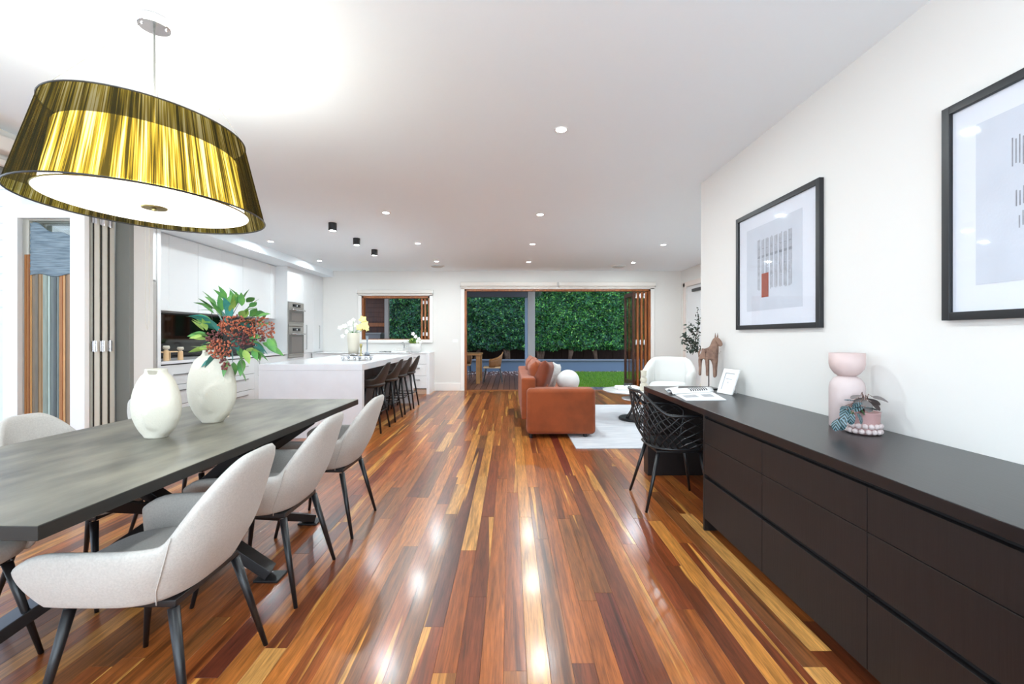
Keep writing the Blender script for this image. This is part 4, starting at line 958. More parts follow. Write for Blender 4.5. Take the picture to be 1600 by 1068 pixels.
for (x_, y_, lb) in ((-2.235, 5.56, 'nearest black cylinder ceiling light above the island'), (-2.235, 6.43, 'middle black cylinder ceiling light above the island'), (-2.235, 7.28, 'farthest black cylinder ceiling light above the island')):
    t = thing('ceiling_spotlight', (x_, y_, HC), lb, 'light', 'black cylinder lights above the island')
    obj('cylinder', MB().lathe([(0.044, -0.098), (0.050, -0.098), (0.050, 0.0), (0.044, 0.0), (0.044, -0.098)], (x_, y_, HC-0.001), 28, cap=False), M['black'], t, smooth=False)
    obj('lamp_disc', MB().lathe([(0.0005, -0.09), (0.044, -0.09)], (x_, y_, HC), 20), M['led'], t)
    spot_area(t, (0, 0, -0.10), 7, 0.08)
for (x_, y_, lb) in ((-1.48, 8.95, 'round white ceiling vent on the kitchen side'), (2.2, 9.0, 'round white ceiling vent on the living side')):
    t = thing('ceiling_vent', (x_, y_, HC), lb, 'vent', 'round ceiling vents')
    obj('plate', MB().lathe([(0.0005, -0.03), (0.10, -0.028), (0.12, -0.02), (0.12, -0.016), (0.0005, -0.016)], (x_, y_, HC), 28), mat('vent_white', C(200, 198, 194), 0.5) if 'vent_white' not in bpy.data.materials else bpy.data.materials['vent_white'], t, smooth=True)
    obj('outer_ring', MB().lathe([(0.10, -0.001), (0.15, -0.012), (0.15, 0), (0.10, 0)], (x_, y_, HC), 28, cap=False), M['plastic'], t)
sw = thing('light_switch', (-1.20, YF, 1.09), 'small white light switch on the far wall left of the garden doors', 'switch')
boxo('plate', (-1.26, -1.14, YF-0.008, YF, 1.055, 1.125), M['plastic'], sw, bevel=0.002)
boxo('rocker', (-1.235, -1.215, YF-0.012, YF-0.008, 1.08, 1.10), M['plastic'], sw); boxo('rocker', (-1.19, -1.17, YF-0.012, YF-0.008, 1.08, 1.10), M['plastic'], sw)

# ------------------------------------------------------------------ bar stools
def bar_stool(label):
    t = thing('bar_stool', (0, 0, 0), label, 'stool', 'dark leather bar stools along the island')
    K = dict(w=0.215, b=0.17, bf=0.42, A=108, zb=0.565, harm=0.665, hback=0.87, a0=18, a1=66, recline=0.30, taper=0.22, bot=0.82, exx=0.7, exy=0.8, endrop=0.05, endw=0.12)
    shell_obj('seat_shell', 26, 5, 0.014, M['leather'], t, 1, **K)
    pad('seat', 0.19, -0.16, 0.18, 0.56, 0.61, M['leather'], t)
    boxo('seat_frame', (-0.12, 0.12, -0.11, 0.12, 0.545, 0.562), M['black'], t, bevel=0.003)
    tops = []; 
    for sx_ in (-1, 1):
        for sy_ in (-1, 1):
            a = Vector((sx_*0.115, sy_*0.105, 0.555)); b = Vector((sx_*0.20, sy_*0.185, 0)); tops.append((a, b))
            obj('leg', MB().tube([a, b], [0.0165, 0.0115], 10), M['black'], t, smooth=True)
    at_ = lambda i, z: tops[i][0]+(tops[i][1]-tops[i][0])*((0.555-z)/0.555)
    fr_ = MB()
    for i, j in ((0, 1), (1, 3), (3, 2), (2, 0)): fr_.tube([at_(i, 0.25), at_(j, 0.25)], 0.008, 6)
    obj('foot_rail', fr_, M['black'], t, smooth=True)
    return t
bs = bar_stool('nearest dark leather bar stool at the island'); bs.location = (-1.77, 5.62, 0); bs.rotation_euler = (0, 0, PI/2)
dup(bs, (-1.775, 6.32, 0), PI/2, 'second bar stool from the near end of the island')
dup(bs, (-1.785, 6.93, 0), PI/2, 'third bar stool from the near end of the island')
dup(bs, (-1.77, 7.47, 0), PI/2, 'farthest bar stool, at the far end of the island')

# ------------------------------------------------------------------ island and bench items
def on_island(px, py): d = (CAMH-IZ)*690/(py-524.5); return (px-797)/690*d, d
tx, ty = -2.07, 5.98
tr = thing('footed_tray', (tx, ty, IZ), 'clear tray on chunky chrome feet at the middle of the island', 'tray')
boxo('tray_plate', (tx-0.19, tx+0.19, ty-0.13, ty+0.13, IZ+0.055, IZ+0.067), M['chrome'], tr, bevel=0.005)
for k in range(3):
    for s in (-1, 1):
        fx_ = tx-0.155+k*0.155; fy_ = ty+s*0.10
        obj('foot', MB().ball((fx_, fy_, IZ+0.030), 0.022, 10, 6).lathe([(0.010, 0.0), (0.014, 0.004), (0.008, 0.01)], (fx_, fy_, IZ), 10), M['chrome'], tr, smooth=True)
for s in (-1, 1):
    obj('handle', MB().tube([(tx-0.06, ty+s*0.13, IZ+0.062), (tx-0.05, ty+s*0.15, IZ+0.085), (tx, ty+s*0.155, IZ+0.092), (tx+0.05, ty+s*0.15, IZ+0.085), (tx+0.06, ty+s*0.13, IZ+0.062)], 0.006, 7), M['chrome'], tr, smooth=True)
zt = IZ+0.067
vz = single('flower_vase', MB().lathe([(0.045, 0), (0.062, 0.01), (0.072, 0.10), (0.078, 0.22), (0.080, 0.30), (0.074, 0.302), (0.06, 0.06), (0.0005, 0.05)], (tx-0.05, ty, zt), 32), M['ceramic'], (tx-0.05, ty, zt),
       'tall plain white vase of flowers on the island tray', 'vase', smooth=True)
single('bud_vase', MB().lathe([(0.03, 0), (0.034, 0.005), (0.03, 0.03), (0.008, 0.05), (0.008, 0.19), (0.014, 0.22), (0.017, 0.26), (0.014, 0.262), (0.006, 0.2), (0.0005, 0.19)], (tx+0.125, ty+0.03, zt), 20), mat('blue_grey_glass', C(140, 150, 160), 0.15),
       (tx+0.125, ty+0.03, zt), 'slim grey bottle at the right end of the island tray', 'bottle', smooth=True)
single('candle_holder', MB().lathe([(0.024, 0), (0.026, 0.004), (0.007, 0.012), (0.010, 0.03), (0.006, 0.05), (0.010, 0.07), (0.006, 0.09), (0.016, 0.12), (0.018, 0.155), (0.015, 0.156), (0.0005, 0.13)], (tx+0.06, ty-0.03, zt), 16), M['brass'],
       (tx+0.06, ty-0.03, zt), 'small brass candle holder between the white vase and the grey bottle', 'candle holder', smooth=True)
fl = thing('orchid_spray', (tx-0.05, ty, zt+0.28), 'white orchid sprays arching left from the white vase on the island', 'flowers')
base_p = Vector((tx-0.05, ty, zt+0.28)); sm = MB(); pet = []
def ip(px, py, dy=0): d = ty+dy; return Vector(((px-797)*d/690, d, CAMH+(524.5-py)*d/690))
for (px, py) in ((531, 512), (538, 509), (546, 505), (552, 500), (541, 518), (535, 525), (556, 508), (549, 514)): pet.append(ip(px, py, random.uniform(-.05, .05)))
for tgt in (ip(531, 512), ip(535, 525), ip(552, 500)):
    sm.tube([base_p, (base_p+tgt)/2+Vector((0, 0, 0.04)), tgt], 0.002, 5)
obj('stem', sm, M['leafgreen'], fl)
petal = MB()
for k in range(5):
    a = 2*PI*k/5; lb_ = leaf_blade(0.036, 0.030, -0.2, 0.2, 4); ca, sa = math.cos(a), math.sin(a)
    petal.add([(x*ca-y*sa, z, x*sa+y*ca) for x, y, z in lb_.v], lb_.f)
pm = mesh_of('blossom', petal, M['petalwhite'])
for p in pet:
    o = link('blossom', pm, fl); o.location = p-base_p; o.rotation_euler = (random.uniform(-.5, .5), random.uniform(0, 3), random.uniform(-.5, .5)); o.scale = (random.uniform(.9, 1.25),)*3
yf = thing('yellow_flowers', base_p+Vector((0.04, 0, 0)), 'large pale yellow blooms at the right of the white vase on the island', 'flowers')
ym = mesh_of('blossom', petal, M['petalyellow']); sm = MB()
for (px, py, s) in ((567, 499, 1.6), (569, 507, 1.9), (562, 511, 1.5), (573, 513, 1.2)):
    p = ip(px, py, -0.03); o = link('blossom', ym, yf); o.location = p-yf.location; o.rotation_euler = (random.uniform(-.4, .4), random.uniform(0, 3), random.uniform(-.3, .3)); o.scale = (s,)*3
    o2 = link('blossom', ym, yf); o2.location = p-yf.location+Vector((0, -.01, 0)); o2.rotation_euler = (0.3, random.uniform(0, 3), 0.2); o2.scale = (s*0.7,)*3
    sm.tube([base_p, (base_p+p)/2, p], 0.002, 5)
obj('stem', sm, M['leafgreen'], yf)
for k in range(6): place_leaf('leaf', lm[3], yf, base_p+Vector((random.uniform(-.02, .05), -0.03, 0.02)), (random.uniform(-1, 1), -0.5, random.uniform(-.2, .8)), 0, 1.0)
# far bench items
bx, by = -2.02, 9.28
single('ribbed_bowl', MB().lathe([(0.06, 0), (0.09, 0.01), (0.13, 0.06), (0.14, 0.12), (0.13, 0.18), (0.115, 0.19), (0.12, 0.12), (0.0005, 0.02)], (bx+0.02, by, BT), 24), M['boucle'], (bx, by, BT),
       'round white planter at the right end of the bench under the window', 'planter', smooth=True)
pf = thing('potted_flowers', (bx+0.02, by, BT+0.15), 'white and lime flowers in the round white planter by the window', 'flowers')
for k in range(26):
    a = random.random()*6.28; place_leaf('leaf', lm[random.choice((0, 2, 2))], pf, (bx+0.02+0.05*math.cos(a), by+0.05*math.sin(a), BT+0.16), (math.cos(a), math.sin(a), random.uniform(0.4, 1.8)), 0, random.uniform(1.4, 2.2))
pm2 = mesh_of('blossom', petal, M['petalwhite'])
for (dx, dz) in ((0.03, 0.30), (0.10, 0.25), (-0.02, 0.36), (0.13, 0.18), (0.06, 0.2)):
    o = link('blossom', pm2, pf); o.location = (dx, -0.10, dz-0.12); o.rotation_euler = (0.2, random.random()*3, 0); o.scale = (1.3,)*3
tp = thing('mixer_tap', (-2.28, 9.5, BT), 'low chrome kitchen tap left of the round white planter', 'tap')
obj('spout', MB().tube([(-2.28, 9.5, BT), (-2.28, 9.5, BT+0.17), (-2.28, 9.46, BT+0.2), (-2.28, 9.36, BT+0.2), (-2.28, 9.34, BT+0.17)], 0.012, 8), M['chrome'], tp, smooth=True)
obj('lever', MB().tube([(-2.26, 9.5, BT+0.1), (-2.2, 9.5, BT+0.12)], 0.006, 6), M['chrome'], tp)
dk = thing('dish_rack', (-2.33, 9.3, BT), 'pale tray rack on the bench beside the tap', 'rack')
boxo('tray', (-2.48, -2.16, 9.18, 9.42, BT, BT+0.03), M['plastic'], dk, bevel=0.006)
for k in range(5): obj('wire', MB().tube([(-2.44+k*0.06, 9.2, BT+0.03), (-2.44+k*0.06, 9.2, BT+0.08), (-2.44+k*0.06, 9.4, BT+0.08), (-2.44+k*0.06, 9.4, BT+0.03)], 0.0025, 5), M['plastic'], dk)
cl = MB(); P = []
for i in range(9):
    P.append([(-2.72+i*0.032, 9.16+j*0.03, BT+0.006+0.018*abs(math.sin(i*0.8+j*0.5))) for j in range(6)])
single('folded_cloth', cl.grid(P), mat('charcoal_cloth', C(70, 70, 74), 0.9), (-2.6, 9.2, BT), 'crumpled charcoal cloth on the bench under the window', 'cloth', smooth=True, solid=0.004)
# left bench items
def grinder(x, y, h, label):
    t = thing('pepper_grinder', (x, y, 0.8955), label, 'grinder', 'wooden grinders on the bench')
    obj('body', MB().lathe([(0.028, 0), (0.03, 0.005), (0.027, h*0.62), (0.026, h*0.68)], (x, y, 0.8955), 18), M['lightwood'], t, smooth=True)
    obj('cap', MB().lathe([(0.016, h*0.68), (0.018, h*0.74), (0.034, h*0.80), (0.036, h*0.9), (0.03, h), (0.0005, h)], (x, y, 0.8955), 18), M['ceramic'], t, smooth=True)
grinder(-4.22, 5.42, 0.185, 'taller wooden grinder with white cap, left one'); grinder(-4.18, 5.60, 0.165, 'wooden grinder with white cap, right one')
brd = thing('serving_stand', (-4.25, 5.45, 0.8955), 'light wood serving board on short legs behind the grinders', 'board')
obj('board', MB().box(-4.42, -4.29, 5.2, 5.72, 0.99, 1.005), M['lightwood'], brd, bevel=0.004)
for yy in (5.25, 5.66): obj('leg', MB().tube([(-4.36, yy, 0.8955), (-4.36, yy, 0.99)], 0.008, 8), M['lightwood'], brd)
single('dark_bowl', MB().lathe([(0.05, 0), (0.075, 0.01), (0.085, 0.06), (0.08, 0.085), (0.074, 0.085), (0.07, 0.02), (0.0005, 0.015)], (-4.36, 5.38, 0.8955), 20), mat('charcoal_ceramic', C(60, 60, 62), 0.5), (-4.36, 5.38, 0.8955), 'charcoal bowl under the light wood serving board', 'bowl', smooth=True)

# ------------------------------------------------------------------ desk and drawers on the right
DXF = 1.186; DT = 0.754
dsk = thing('desk', (1.48, 3.85, 0), 'long black timber desk surface on a panel leg along the right wall', 'desk')
boxo('top', (DXF, XR-0.001, 0.25, 3.92, 0.7145, DT), M['darktop'], dsk, bevel=0.0025)
boxo('panel_leg', (DXF, XR-0.002, 3.80, 3.918, 0, 0.7143), M['darkwood'], dsk, bevel=0.002)
mods = [(2.10, 2.722, 'dark drawer unit next to the desk knee space'), (1.482, 2.10, 'middle dark drawer unit under the desk top'), (0.86, 1.482, 'nearest dark drawer unit, at the bottom right corner'), (0.25, 0.86, None)]
for (y0, y1, lb) in mods:
    t = thing('drawer_unit', (1.48, (y0+y1)/2, 0), lb or 'dark drawer unit beside the camera', 'drawers', 'dark drawer units under the desk')
    boxo('body', (DXF+0.035, XR-0.002, y0+0.001, y1-0.001, 0.075, 0.712), M['blackgap'], t)
    boxo('plinth', (DXF+0.10, XR-0.002, y0, y1, 0.0, 0.074), M['blackgap'], t)
    for (z0, z1) in ((0.544, 0.694), (0.352, 0.541), (0.078, 0.327)):
        boxo('drawer', (DXF+0.012, DXF+0.034, y0+0.0015, y1-0.0015, z0, z1), M['darkwood'], t, bevel=0.001, seg=1)
    if y1 > 2.7: boxo('side_panel', (DXF+0.012, XR-0.002, 2.7225, 2.742, 0.0, 0.712), M['darkwood'], t, bevel=0.001, seg=1)
# lattice chair
def lattice_chair(label):
    t = thing('desk_chair', (0, 0, 0), label, 'chair')
    K = dict(w=0.285, b=0.235, bf=0.52, A=112, zb=0.43, harm=0.665, hback=0.815, a0=22, a1=74, recline=0.16, taper=0.0, bot=0.74, exx=1.0, exy=1.0, endrop=0.05, endw=0.10)
    mb = MB(); n = 17
    for i in range(-8, n+8):
        for sgn in (1, -1):
            pts = []
            for j in range(0, 13):
                v = j/12; s = -1+2*(i+sgn*v*4.0+(0 if sgn > 0 else 4.0))/n
                if abs(s) <= 1.0: pts.append(shell_pt(s, v, **K))
            if len(pts) > 2: mb.tube(pts, 0.0042, 5)
    obj('lattice', mb, M['black'], t, smooth=True)
    rim = [shell_pt(-1+2*i/40, 1, **K) for i in range(41)]
    f0 = [shell_pt(-1, v, **K) for v in (0, .25, .5, .75)]; f1 = [shell_pt(1, v, **K) for v in (.75, .5, .25, 0)]
    obj('rim', MB().tube(f0+rim+f1, 0.0105, 8), M['black'], t, smooth=True)
    pad('seat', 0.21, -0.19, 0.23, 0.41, 0.435, M['black'], t)
    obj('seat_frame', MB().box(-0.17, 0.17, -0.15, 0.18, 0.392, 0.408), M['black'], t, bevel=0.003)
    for sx_ in (-1, 1):
        for (ya, yb) in ((-0.13, -0.235), (0.15, 0.225)): obj('leg', MB().tube([(sx_*0.15, ya, 0.40), (sx_*0.218, yb, 0)], [0.0155, 0.009], 10), M['black'], t, smooth=True)
    return t
lc = lattice_chair('black chair with a diamond lattice shell, pushed in at the desk'); lc.location = (1.165, 3.215, 0); lc.rotation_euler = (0, 0, -PI/2-0.02)

# pictures
def picture(y0, y1, z0, z1, label, art):
    t = thing('framed_picture', (XR, (y0+y1)/2, z0), label, 'picture'); x = XR; fw = 0.032; fd = 0.028
    obj('frame', MB().box(x-fd, x-0.001, y0, y0+fw, z0, z1).box(x-fd, x-0.001, y1-fw, y1, z0, z1).box(x-fd, x-0.001, y0+fw, y1-fw, z0, z0+fw).box(x-fd, x-0.001, y0+fw, y1-fw, z1-fw, z1), M['blackframe'], t, bevel=0.0015, seg=1)
    boxo('mat_board', (x-0.012, x-0.004, y0+fw, y1-fw, z0+fw, z1-fw), M['mat_board'], t)
    art(t, x-0.0125, y0, y1, z0, z1)
    boxo('glass_pane', (x-0.020, x-0.018, y0+fw, y1-fw, z0+fw, z1-fw), M['artglass'], t)
def art1(t, x, y0, y1, z0, z1):
    W = y1-y0; H = z1-z0
    Y = lambda f: y1-f*W; Z = lambda f: z1-f*H     # f measured from the far edge / the top
    ap = boxo('art_print', (x-0.001, x, Y(0.82), Y(0.146), Z(0.845), Z(0.145)), M['art_paper'], t)
    a, b = MB(), MB(); q = x-0.0013
    for k in range(8):
        y = Y(0.305+k*0.054)
        for (za, zb) in ((0.27, 0.34), (0.35, 0.41), (0.42, 0.49), (0.50, 0.57), (0.58, 0.67)):
            for j in range(3):
                yy = y-0.012*j; a.box(q, q+0.0002, yy-0.0042, yy+0.0042, Z(zb)+random.uniform(-.01, 0), Z(za)+random.uniform(0, .01))
        b.box(q-0.0001, q, y-0.030, y+0.004, Z(0.415), Z(0.395)); b.box(q-0.0001, q, y-0.014, y-0.008, Z(0.56), Z(0.53))
        b.box(q-0.0001, q, y-0.022, y+0.002, Z(0.345), Z(0.34))
    obj('pencil_marks', a, M['pencil'], ap); obj('dark_marks', b, M['pencil2'], ap)
    boxo('red_block', (q-0.0006, q-0.0003, Y(0.445), Y(0.355), Z(0.74), Z(0.545)), M['redblock'], ap, label='rust red rectangle')
def art2(t, x, y0, y1, z0, z1):
    W = y1-y0; H = z1-z0
    Y = lambda f: y1-f*W; Z = lambda f: z1-f*H
    ap = boxo('art_print', (x-0.001, x, Y(0.87), Y(0.13), Z(0.846), Z(0.135)), M['art_paper'], t)
    a = MB(); q = x-0.0013
    for (fa, za, zb) in ((0.262, .26, .37), (0.275, .47, .54), (0.285, .57, .63)):
        for k in range(20):
            yy = Y(fa+k*0.012); a.box(q, q+0.0002, yy-0.0022, yy+0.0022, Z(zb)+random.uniform(-.012, .012), Z(za)+random.uniform(-.012, .012))
    obj('pencil_marks', a, M['pencil2'], ap)
picture(2.503, 3.43, 1.247, 2.10, 'black framed print with pencil marks and a rust red block, left of the two', art1)
picture(0.87, 1.795, 1.262, 2.115, 'black framed pale blue print cut off by the right edge of the photo', art2)

# tall pink vase
vx, vy = 1.655, 2.17
pv = thing('hourglass_vase', (vx, vy, DT), 'tall pale pink matte vase with a cup-shaped top on the desk', 'vase')
obj('lower_body', MB().lathe([(0.070, 0), (0.073, 0.004), (0.0735, 0.19), (0.070, 0.215), (0.055, 0.238), (0.036, 0.250)], (vx, vy, DT+0.0003), 40), M['pink'], pv, smooth=True)
obj('cup', MB().lathe([(0.036, 0.250), (0.052, 0.262), (0.068, 0.285), (0.0735, 0.310), (0.0735, 0.362), (0.069, 0.362), (0.066, 0.30), (0.0005, 0.27)], (vx, vy, DT+0.0003), 40), M['pinkdark'] if False else mat('pink_cup', C(204, 182, 178), 0.6), pv, smooth=True)
# peperomia in a bobbled pot
qx, qy = 1.625, 2.03
pp = thing('bobble_pot', (qx, qy, DT), 'small dusty pink pot with rows of bobbles on the desk', 'pot')
obj('pot_body', MB().lathe([(0.050, 0), (0.058, 0.004), (0.060, 0.05), (0.062, 0.095), (0.064, 0.10), (0.058, 0.10), (0.056, 0.085), (0.0005, 0.085)], (qx, qy, DT+0.0003), 36), M['pinkdark'], pp, smooth=True)
for r_ in range(2):
    for k in range(16):
        a = 2*PI*(k+0.5*r_)/16; obj('bobble', MB().ball((qx+0.060*math.cos(a), qy+0.060*math.sin(a), DT+0.0145+r_*0.024), 0.0125, 8, 6), M['pink'], pp, smooth=True)
lmat = bpy.data.materials.new('striped_leaf'); lmat.use_nodes = True; LN = lmat.node_tree.nodes; LL = lmat.node_tree.links
tcx = LN.new('ShaderNodeTexCoord'); mpx = LN.new('ShaderNodeMapping'); LL.new(tcx.outputs['Object'], mpx.inputs[0])
sxy = LN.new('ShaderNodeSeparateXYZ'); LL.new(mpx.outputs[0], sxy.inputs[0])
ab = LN.new('ShaderNodeMath'); ab.operation = 'ABSOLUTE'; LL.new(sxy.outputs['Y'], ab.inputs[0])
m1 = LN.new('ShaderNodeMath'); m1.operation = 'MULTIPLY_ADD'; m1.inputs[1].default_value = -1.3; LL.new(ab.outputs[0], m1.inputs[0]); LL.new(sxy.outputs['X'], m1.inputs[2])
m2 = LN.new('ShaderNodeMath'); m2.operation = 'MULTIPLY'; m2.inputs[1].default_value = 430; LL.new(m1.outputs[0], m2.inputs[0])
m3 = LN.new('ShaderNodeMath'); m3.operation = 'SINE'; LL.new(m2.outputs[0], m3.inputs[0])
rr = LN.new('ShaderNodeValToRGB'); rr.color_ramp.elements[0].position = 0.42; rr.color_ramp.elements[0].color = C(20, 44, 42); rr.color_ramp.elements[1].position = 0.8; rr.color_ramp.elements[1].color = C(104, 130, 140)
m4 = LN.new('ShaderNodeMath'); m4.operation = 'MULTIPLY_ADD'; m4.inputs[1].default_value = 0.5; m4.inputs[2].default_value = 0.5; LL.new(m3.outputs[0], m4.inputs[0]); LL.new(m4.outputs[0], rr.inputs[0])
LL.new(rr.outputs[0], LN['Principled BSDF'].inputs['Base Color']); LN['Principled BSDF'].inputs['Roughness'].default_value = 0.35
def round_leaf(L, W, cup=0.25):
    P = []
    for i in range(9):
        f = i/8; w = W*0.5*math.sqrt(max(0, 1-((f-0.42)/0.58 if f > 0.42 else (0.42-f)/0.45)**2))+0.0003
        z = 0.10*L*math.sin(PI*f)-0.3*L*f*f*0.6
        P.append([(f*L, s*w, z-cup*abs(s)*w*0.6) for s in (-1, -0.5, 0, 0.5, 1)])
    return MB().grid(P)
rl = mesh_of('leaf', round_leaf(0.052, 0.038), lmat); rlg = mesh_of('leaf', round_leaf(0.062, 0.044), mat('grey_leaf_back', C(112, 106, 104), 0.6)); rlgr = mesh_of('leaf', round_leaf(0.05, 0.04), mat('fresh_green_leaf', C(48, 84, 46), 0.4))
pe = thing('trailing_plant', (qx, qy, DT+0.085), 'trailing plant with silver striped dark green leaves in the bobbled pot', 'plant')
stm = MB()
def dp(px, py, dd): d = 2.03+dd; return Vector(((px-797)*d/690, d, CAMH+(524.5-py)*d/690))
LQ = [(1333, 626, -.04, -.9, .25, rl), (1345, 628, -.05, -.6, -.2, rl), (1322, 640, -.05, -.6, -.8, rl), (1315, 652, -.06, -.2, -1, rl), (1309, 655, -.06, -.5, -.9, rl), (1330, 646, -.08, -.2, -.8, rl), (1340, 645, -.08, .2, -.9, rl),
      (1352, 636, -.06, .9, -.1, rl), (1345, 634, -.05, -.9, -.25, rl), (1325, 634, -.03, -.9, -.6, rl), (1348, 621, .0, -1, -.15, rlg), (1345, 617, .0, -.8, -.1, rlg), (1356, 622, .0, .8, -.35, rlg), (1364, 620, .01, .8, -.15, rlg), (1358, 626, -.01, .9, -.7, rlg), (1350, 624, -.02, -.1, -.4, rlg),
      (1320, 634, -.02, .2, -.8, rlgr), (1330, 642, -.06, -.6, -.5, rlgr), (1352, 632, -.02, .3, -.3, rlgr), (1338, 634, -.03, .2, -.3, rlgr)]
for (px, py, dd, dx, dz, me_) in LQ:
    p = dp(px, py, dd); place_leaf('leaf', me_, pe, p, (dx, random.uniform(-.5, -.1), dz), random.uniform(-.4, .4), random.uniform(0.9, 1.1))
    stm.tube([(qx, qy, DT+0.085), ((qx+p.x)/2, (qy+p.y)/2, max(p.z, DT+0.12)+0.015), p], 0.0016, 5)
obj('stem', stm, mat('pink_stem', C(120, 90, 80), 0.6), pe, smooth=True)

# wooden horse on a rod
hx_, hy_ = 1.69, 3.70
ho = thing('horse_figurine', (hx_, hy_, DT), 'carved wooden horse figurine on a thin black rod stand on the desk', 'figurine')
k_ = 3.70/690
def hp(px, py, dd=0.0): return Vector(((px-797)*k_, hy_+dd, CAMH+(524.5-py)*k_))
def skin(name, pts, edges, rad, m, parent, sub=2):
    off = world_loc(parent); me = bpy.data.meshes.new(name); me.from_pydata([tuple(p-off) for p in pts], edges, []); me.materials.append(m)
    o = link(name, me, parent); sk = o.modifiers.new('skin', 'SKIN'); sk.use_smooth_shade = True
    for i, r in enumerate(rad): me.skin_vertices[0].data[i].radius = r if hasattr(r, '__len__') else (r, r)
    me.skin_vertices[0].data[0].use_root = True
    s = o.modifiers.new('sub', 'SUBSURF'); s.levels = sub; s.render_levels = sub; return o
pts = [hp(1107, 553), hp(1097, 552), hp(1117, 553), hp(1116, 543), hp(1117, 534), hp(1118.5, 528, -.01), hp(1121, 534, -.03), hp(1123, 541, -.045),
       hp(1096, 560, 0.025), hp(1096, 575, 0.025), hp(1095.5, 587, 0.025), hp(1102, 560, -0.03), hp(1102.5, 575, -0.03), hp(1102.5, 587, -0.03),
       hp(1113, 562, -0.03), hp(1113.5, 576, -0.03), hp(1114, 589.5, -0.03), hp(1121, 562, 0.025), hp(1120.5, 576, 0.025), hp(1120, 589, 0.025)]
edges = [(0,1),(0,2),(2,3),(3,4),(4,5),(5,6),(6,7),(1,8),(8,9),(9,10),(1,11),(11,12),(12,13),(2,14),(14,15),(15,16),(2,17),(17,18),(18,19)]
rad = [0.043, 0.040, 0.045, 0.037, 0.031, 0.028, 0.025, 0.019] + [0.017, 0.012, 0.0115]*2 + [0.018, 0.0125, 0.0125]*2
skin('horse_body', pts, edges, rad, M['horsewood'], ho)
for s in (0, 1):
    e0 = hp(1116.6+s*4.6, 528, -0.01+0.012*s); obj('ear', MB().tube([e0, e0+Vector((0.001, 0, 0.018)), e0+Vector((0.0015, 0, 0.044))], [0.0085, 0.007, 0.0012], 8, flat=0.6), M['horsewood'], ho, smooth=True)
sd = MB()
for (px, py) in ((1099, 550), (1101, 556), (1104, 557), (1097, 545), (1103, 546), (1109, 548), (1111, 551), (1114, 551.5), (1117, 552), (1120, 551), (1122, 549)):
    sd.ball(hp(px, py, -0.045), 0.0028, 6, 4)
obj('studs', sd, M['stud'], ho); obj('eye', MB().ball(hp(1119.5, 530, -0.022), 0.0035, 8, 5), M['stud'], ho)
obj('tail', MB().tube([hp(1094, 546), hp(1092, 551), hp(1091.8, 558)], [0.008, 0.008, 0.003], 8), M['horsewood'], ho, smooth=True)
obj('rod', MB().tube([hp(1107.5, 556), (hp(1107.5, 556).x, hy_, DT+0.005)], 0.0045, 8), M['black'], ho, smooth=True)
rx_ = hp(1107.5, 556).x
boxo('stand_base', (rx_-0.06, rx_+0.055, hy_-0.05, hy_+0.05, DT+0.0003, DT+0.010), M['black'], ho, bevel=0.002)
# small white photo frame leaning back
ax, ay = 1.641, 3.393
pfm = thing('photo_frame', (ax, ay, DT+0.001), 'small white photo frame standing on the desk beside the horse', 'photo frame', rz=-1.36)
def lean(mbx, f=0.36):   # tip the frame back about its lower edge
    mbx.v = [(v[0], v[1]+(v[2]-DT)*f, v[2]) for v in mbx.v]; return mbx
obj('frame', lean(MB().box(ax-.083, ax+.083, ay, ay+.014, DT+.002, DT+.032).box(ax-.083, ax+.083, ay, ay+.014, DT+.158, DT+.188).box(ax-.083, ax-.052, ay, ay+.014, DT+.032, DT+.158).box(ax+.052, ax+.083, ay, ay+.014, DT+.032, DT+.158)), M['plastic'], pfm, bevel=0.002)
obj('photo', lean(MB().box(ax-.052, ax+.052, ay+.006, ay+.010, DT+.032, DT+.158)), mat('photo_paper', C(226, 228, 230), 0.5), pfm)
obj('caption', lean(MB().box(ax-.034, ax+.034, ay+.0052, ay+.0058, DT+.112, DT+.115).box(ax-.003, ax+.004, ay+.0052, ay+.0058, DT+.082, DT+.092)), M['pencil2'], pfm)
obj('inner_edge', lean(MB().box(ax-.052, ax+.052, ay+.0045, ay+.006, DT+.154, DT+.158).box(ax-.052, ax-.048, ay+.0045, ay+.006, DT+.032, DT+.158)), M['pencil2'], pfm)
obj('easel_leg', MB().bar((ax, ay+.062, DT+.13), (ax, ay+.105, DT+.003), 0.03, 0.003), M['plastic'], pfm)
# open magazine
mg = thing('open_magazine', (1.40, 3.30, DT), 'open glossy magazine lying on the far end of the desk', 'magazine')
def page(name, prof, y0, y1, m, parent=mg, th=0.0015):
    P = [[(px, y0+(y1-y0)*j/6+sk*(px-1.4), pz+DT) for j in range(7)] for (px, pz, sk) in prof]; return obj(name, MB().grid(P), m, parent, smooth=True, solid=th)
def mpt(px, py, dz=0.0): d = (CAMH-DT-dz)*690/(py-524.5); return Vector(((px-797)*d/690, d, DT+dz))
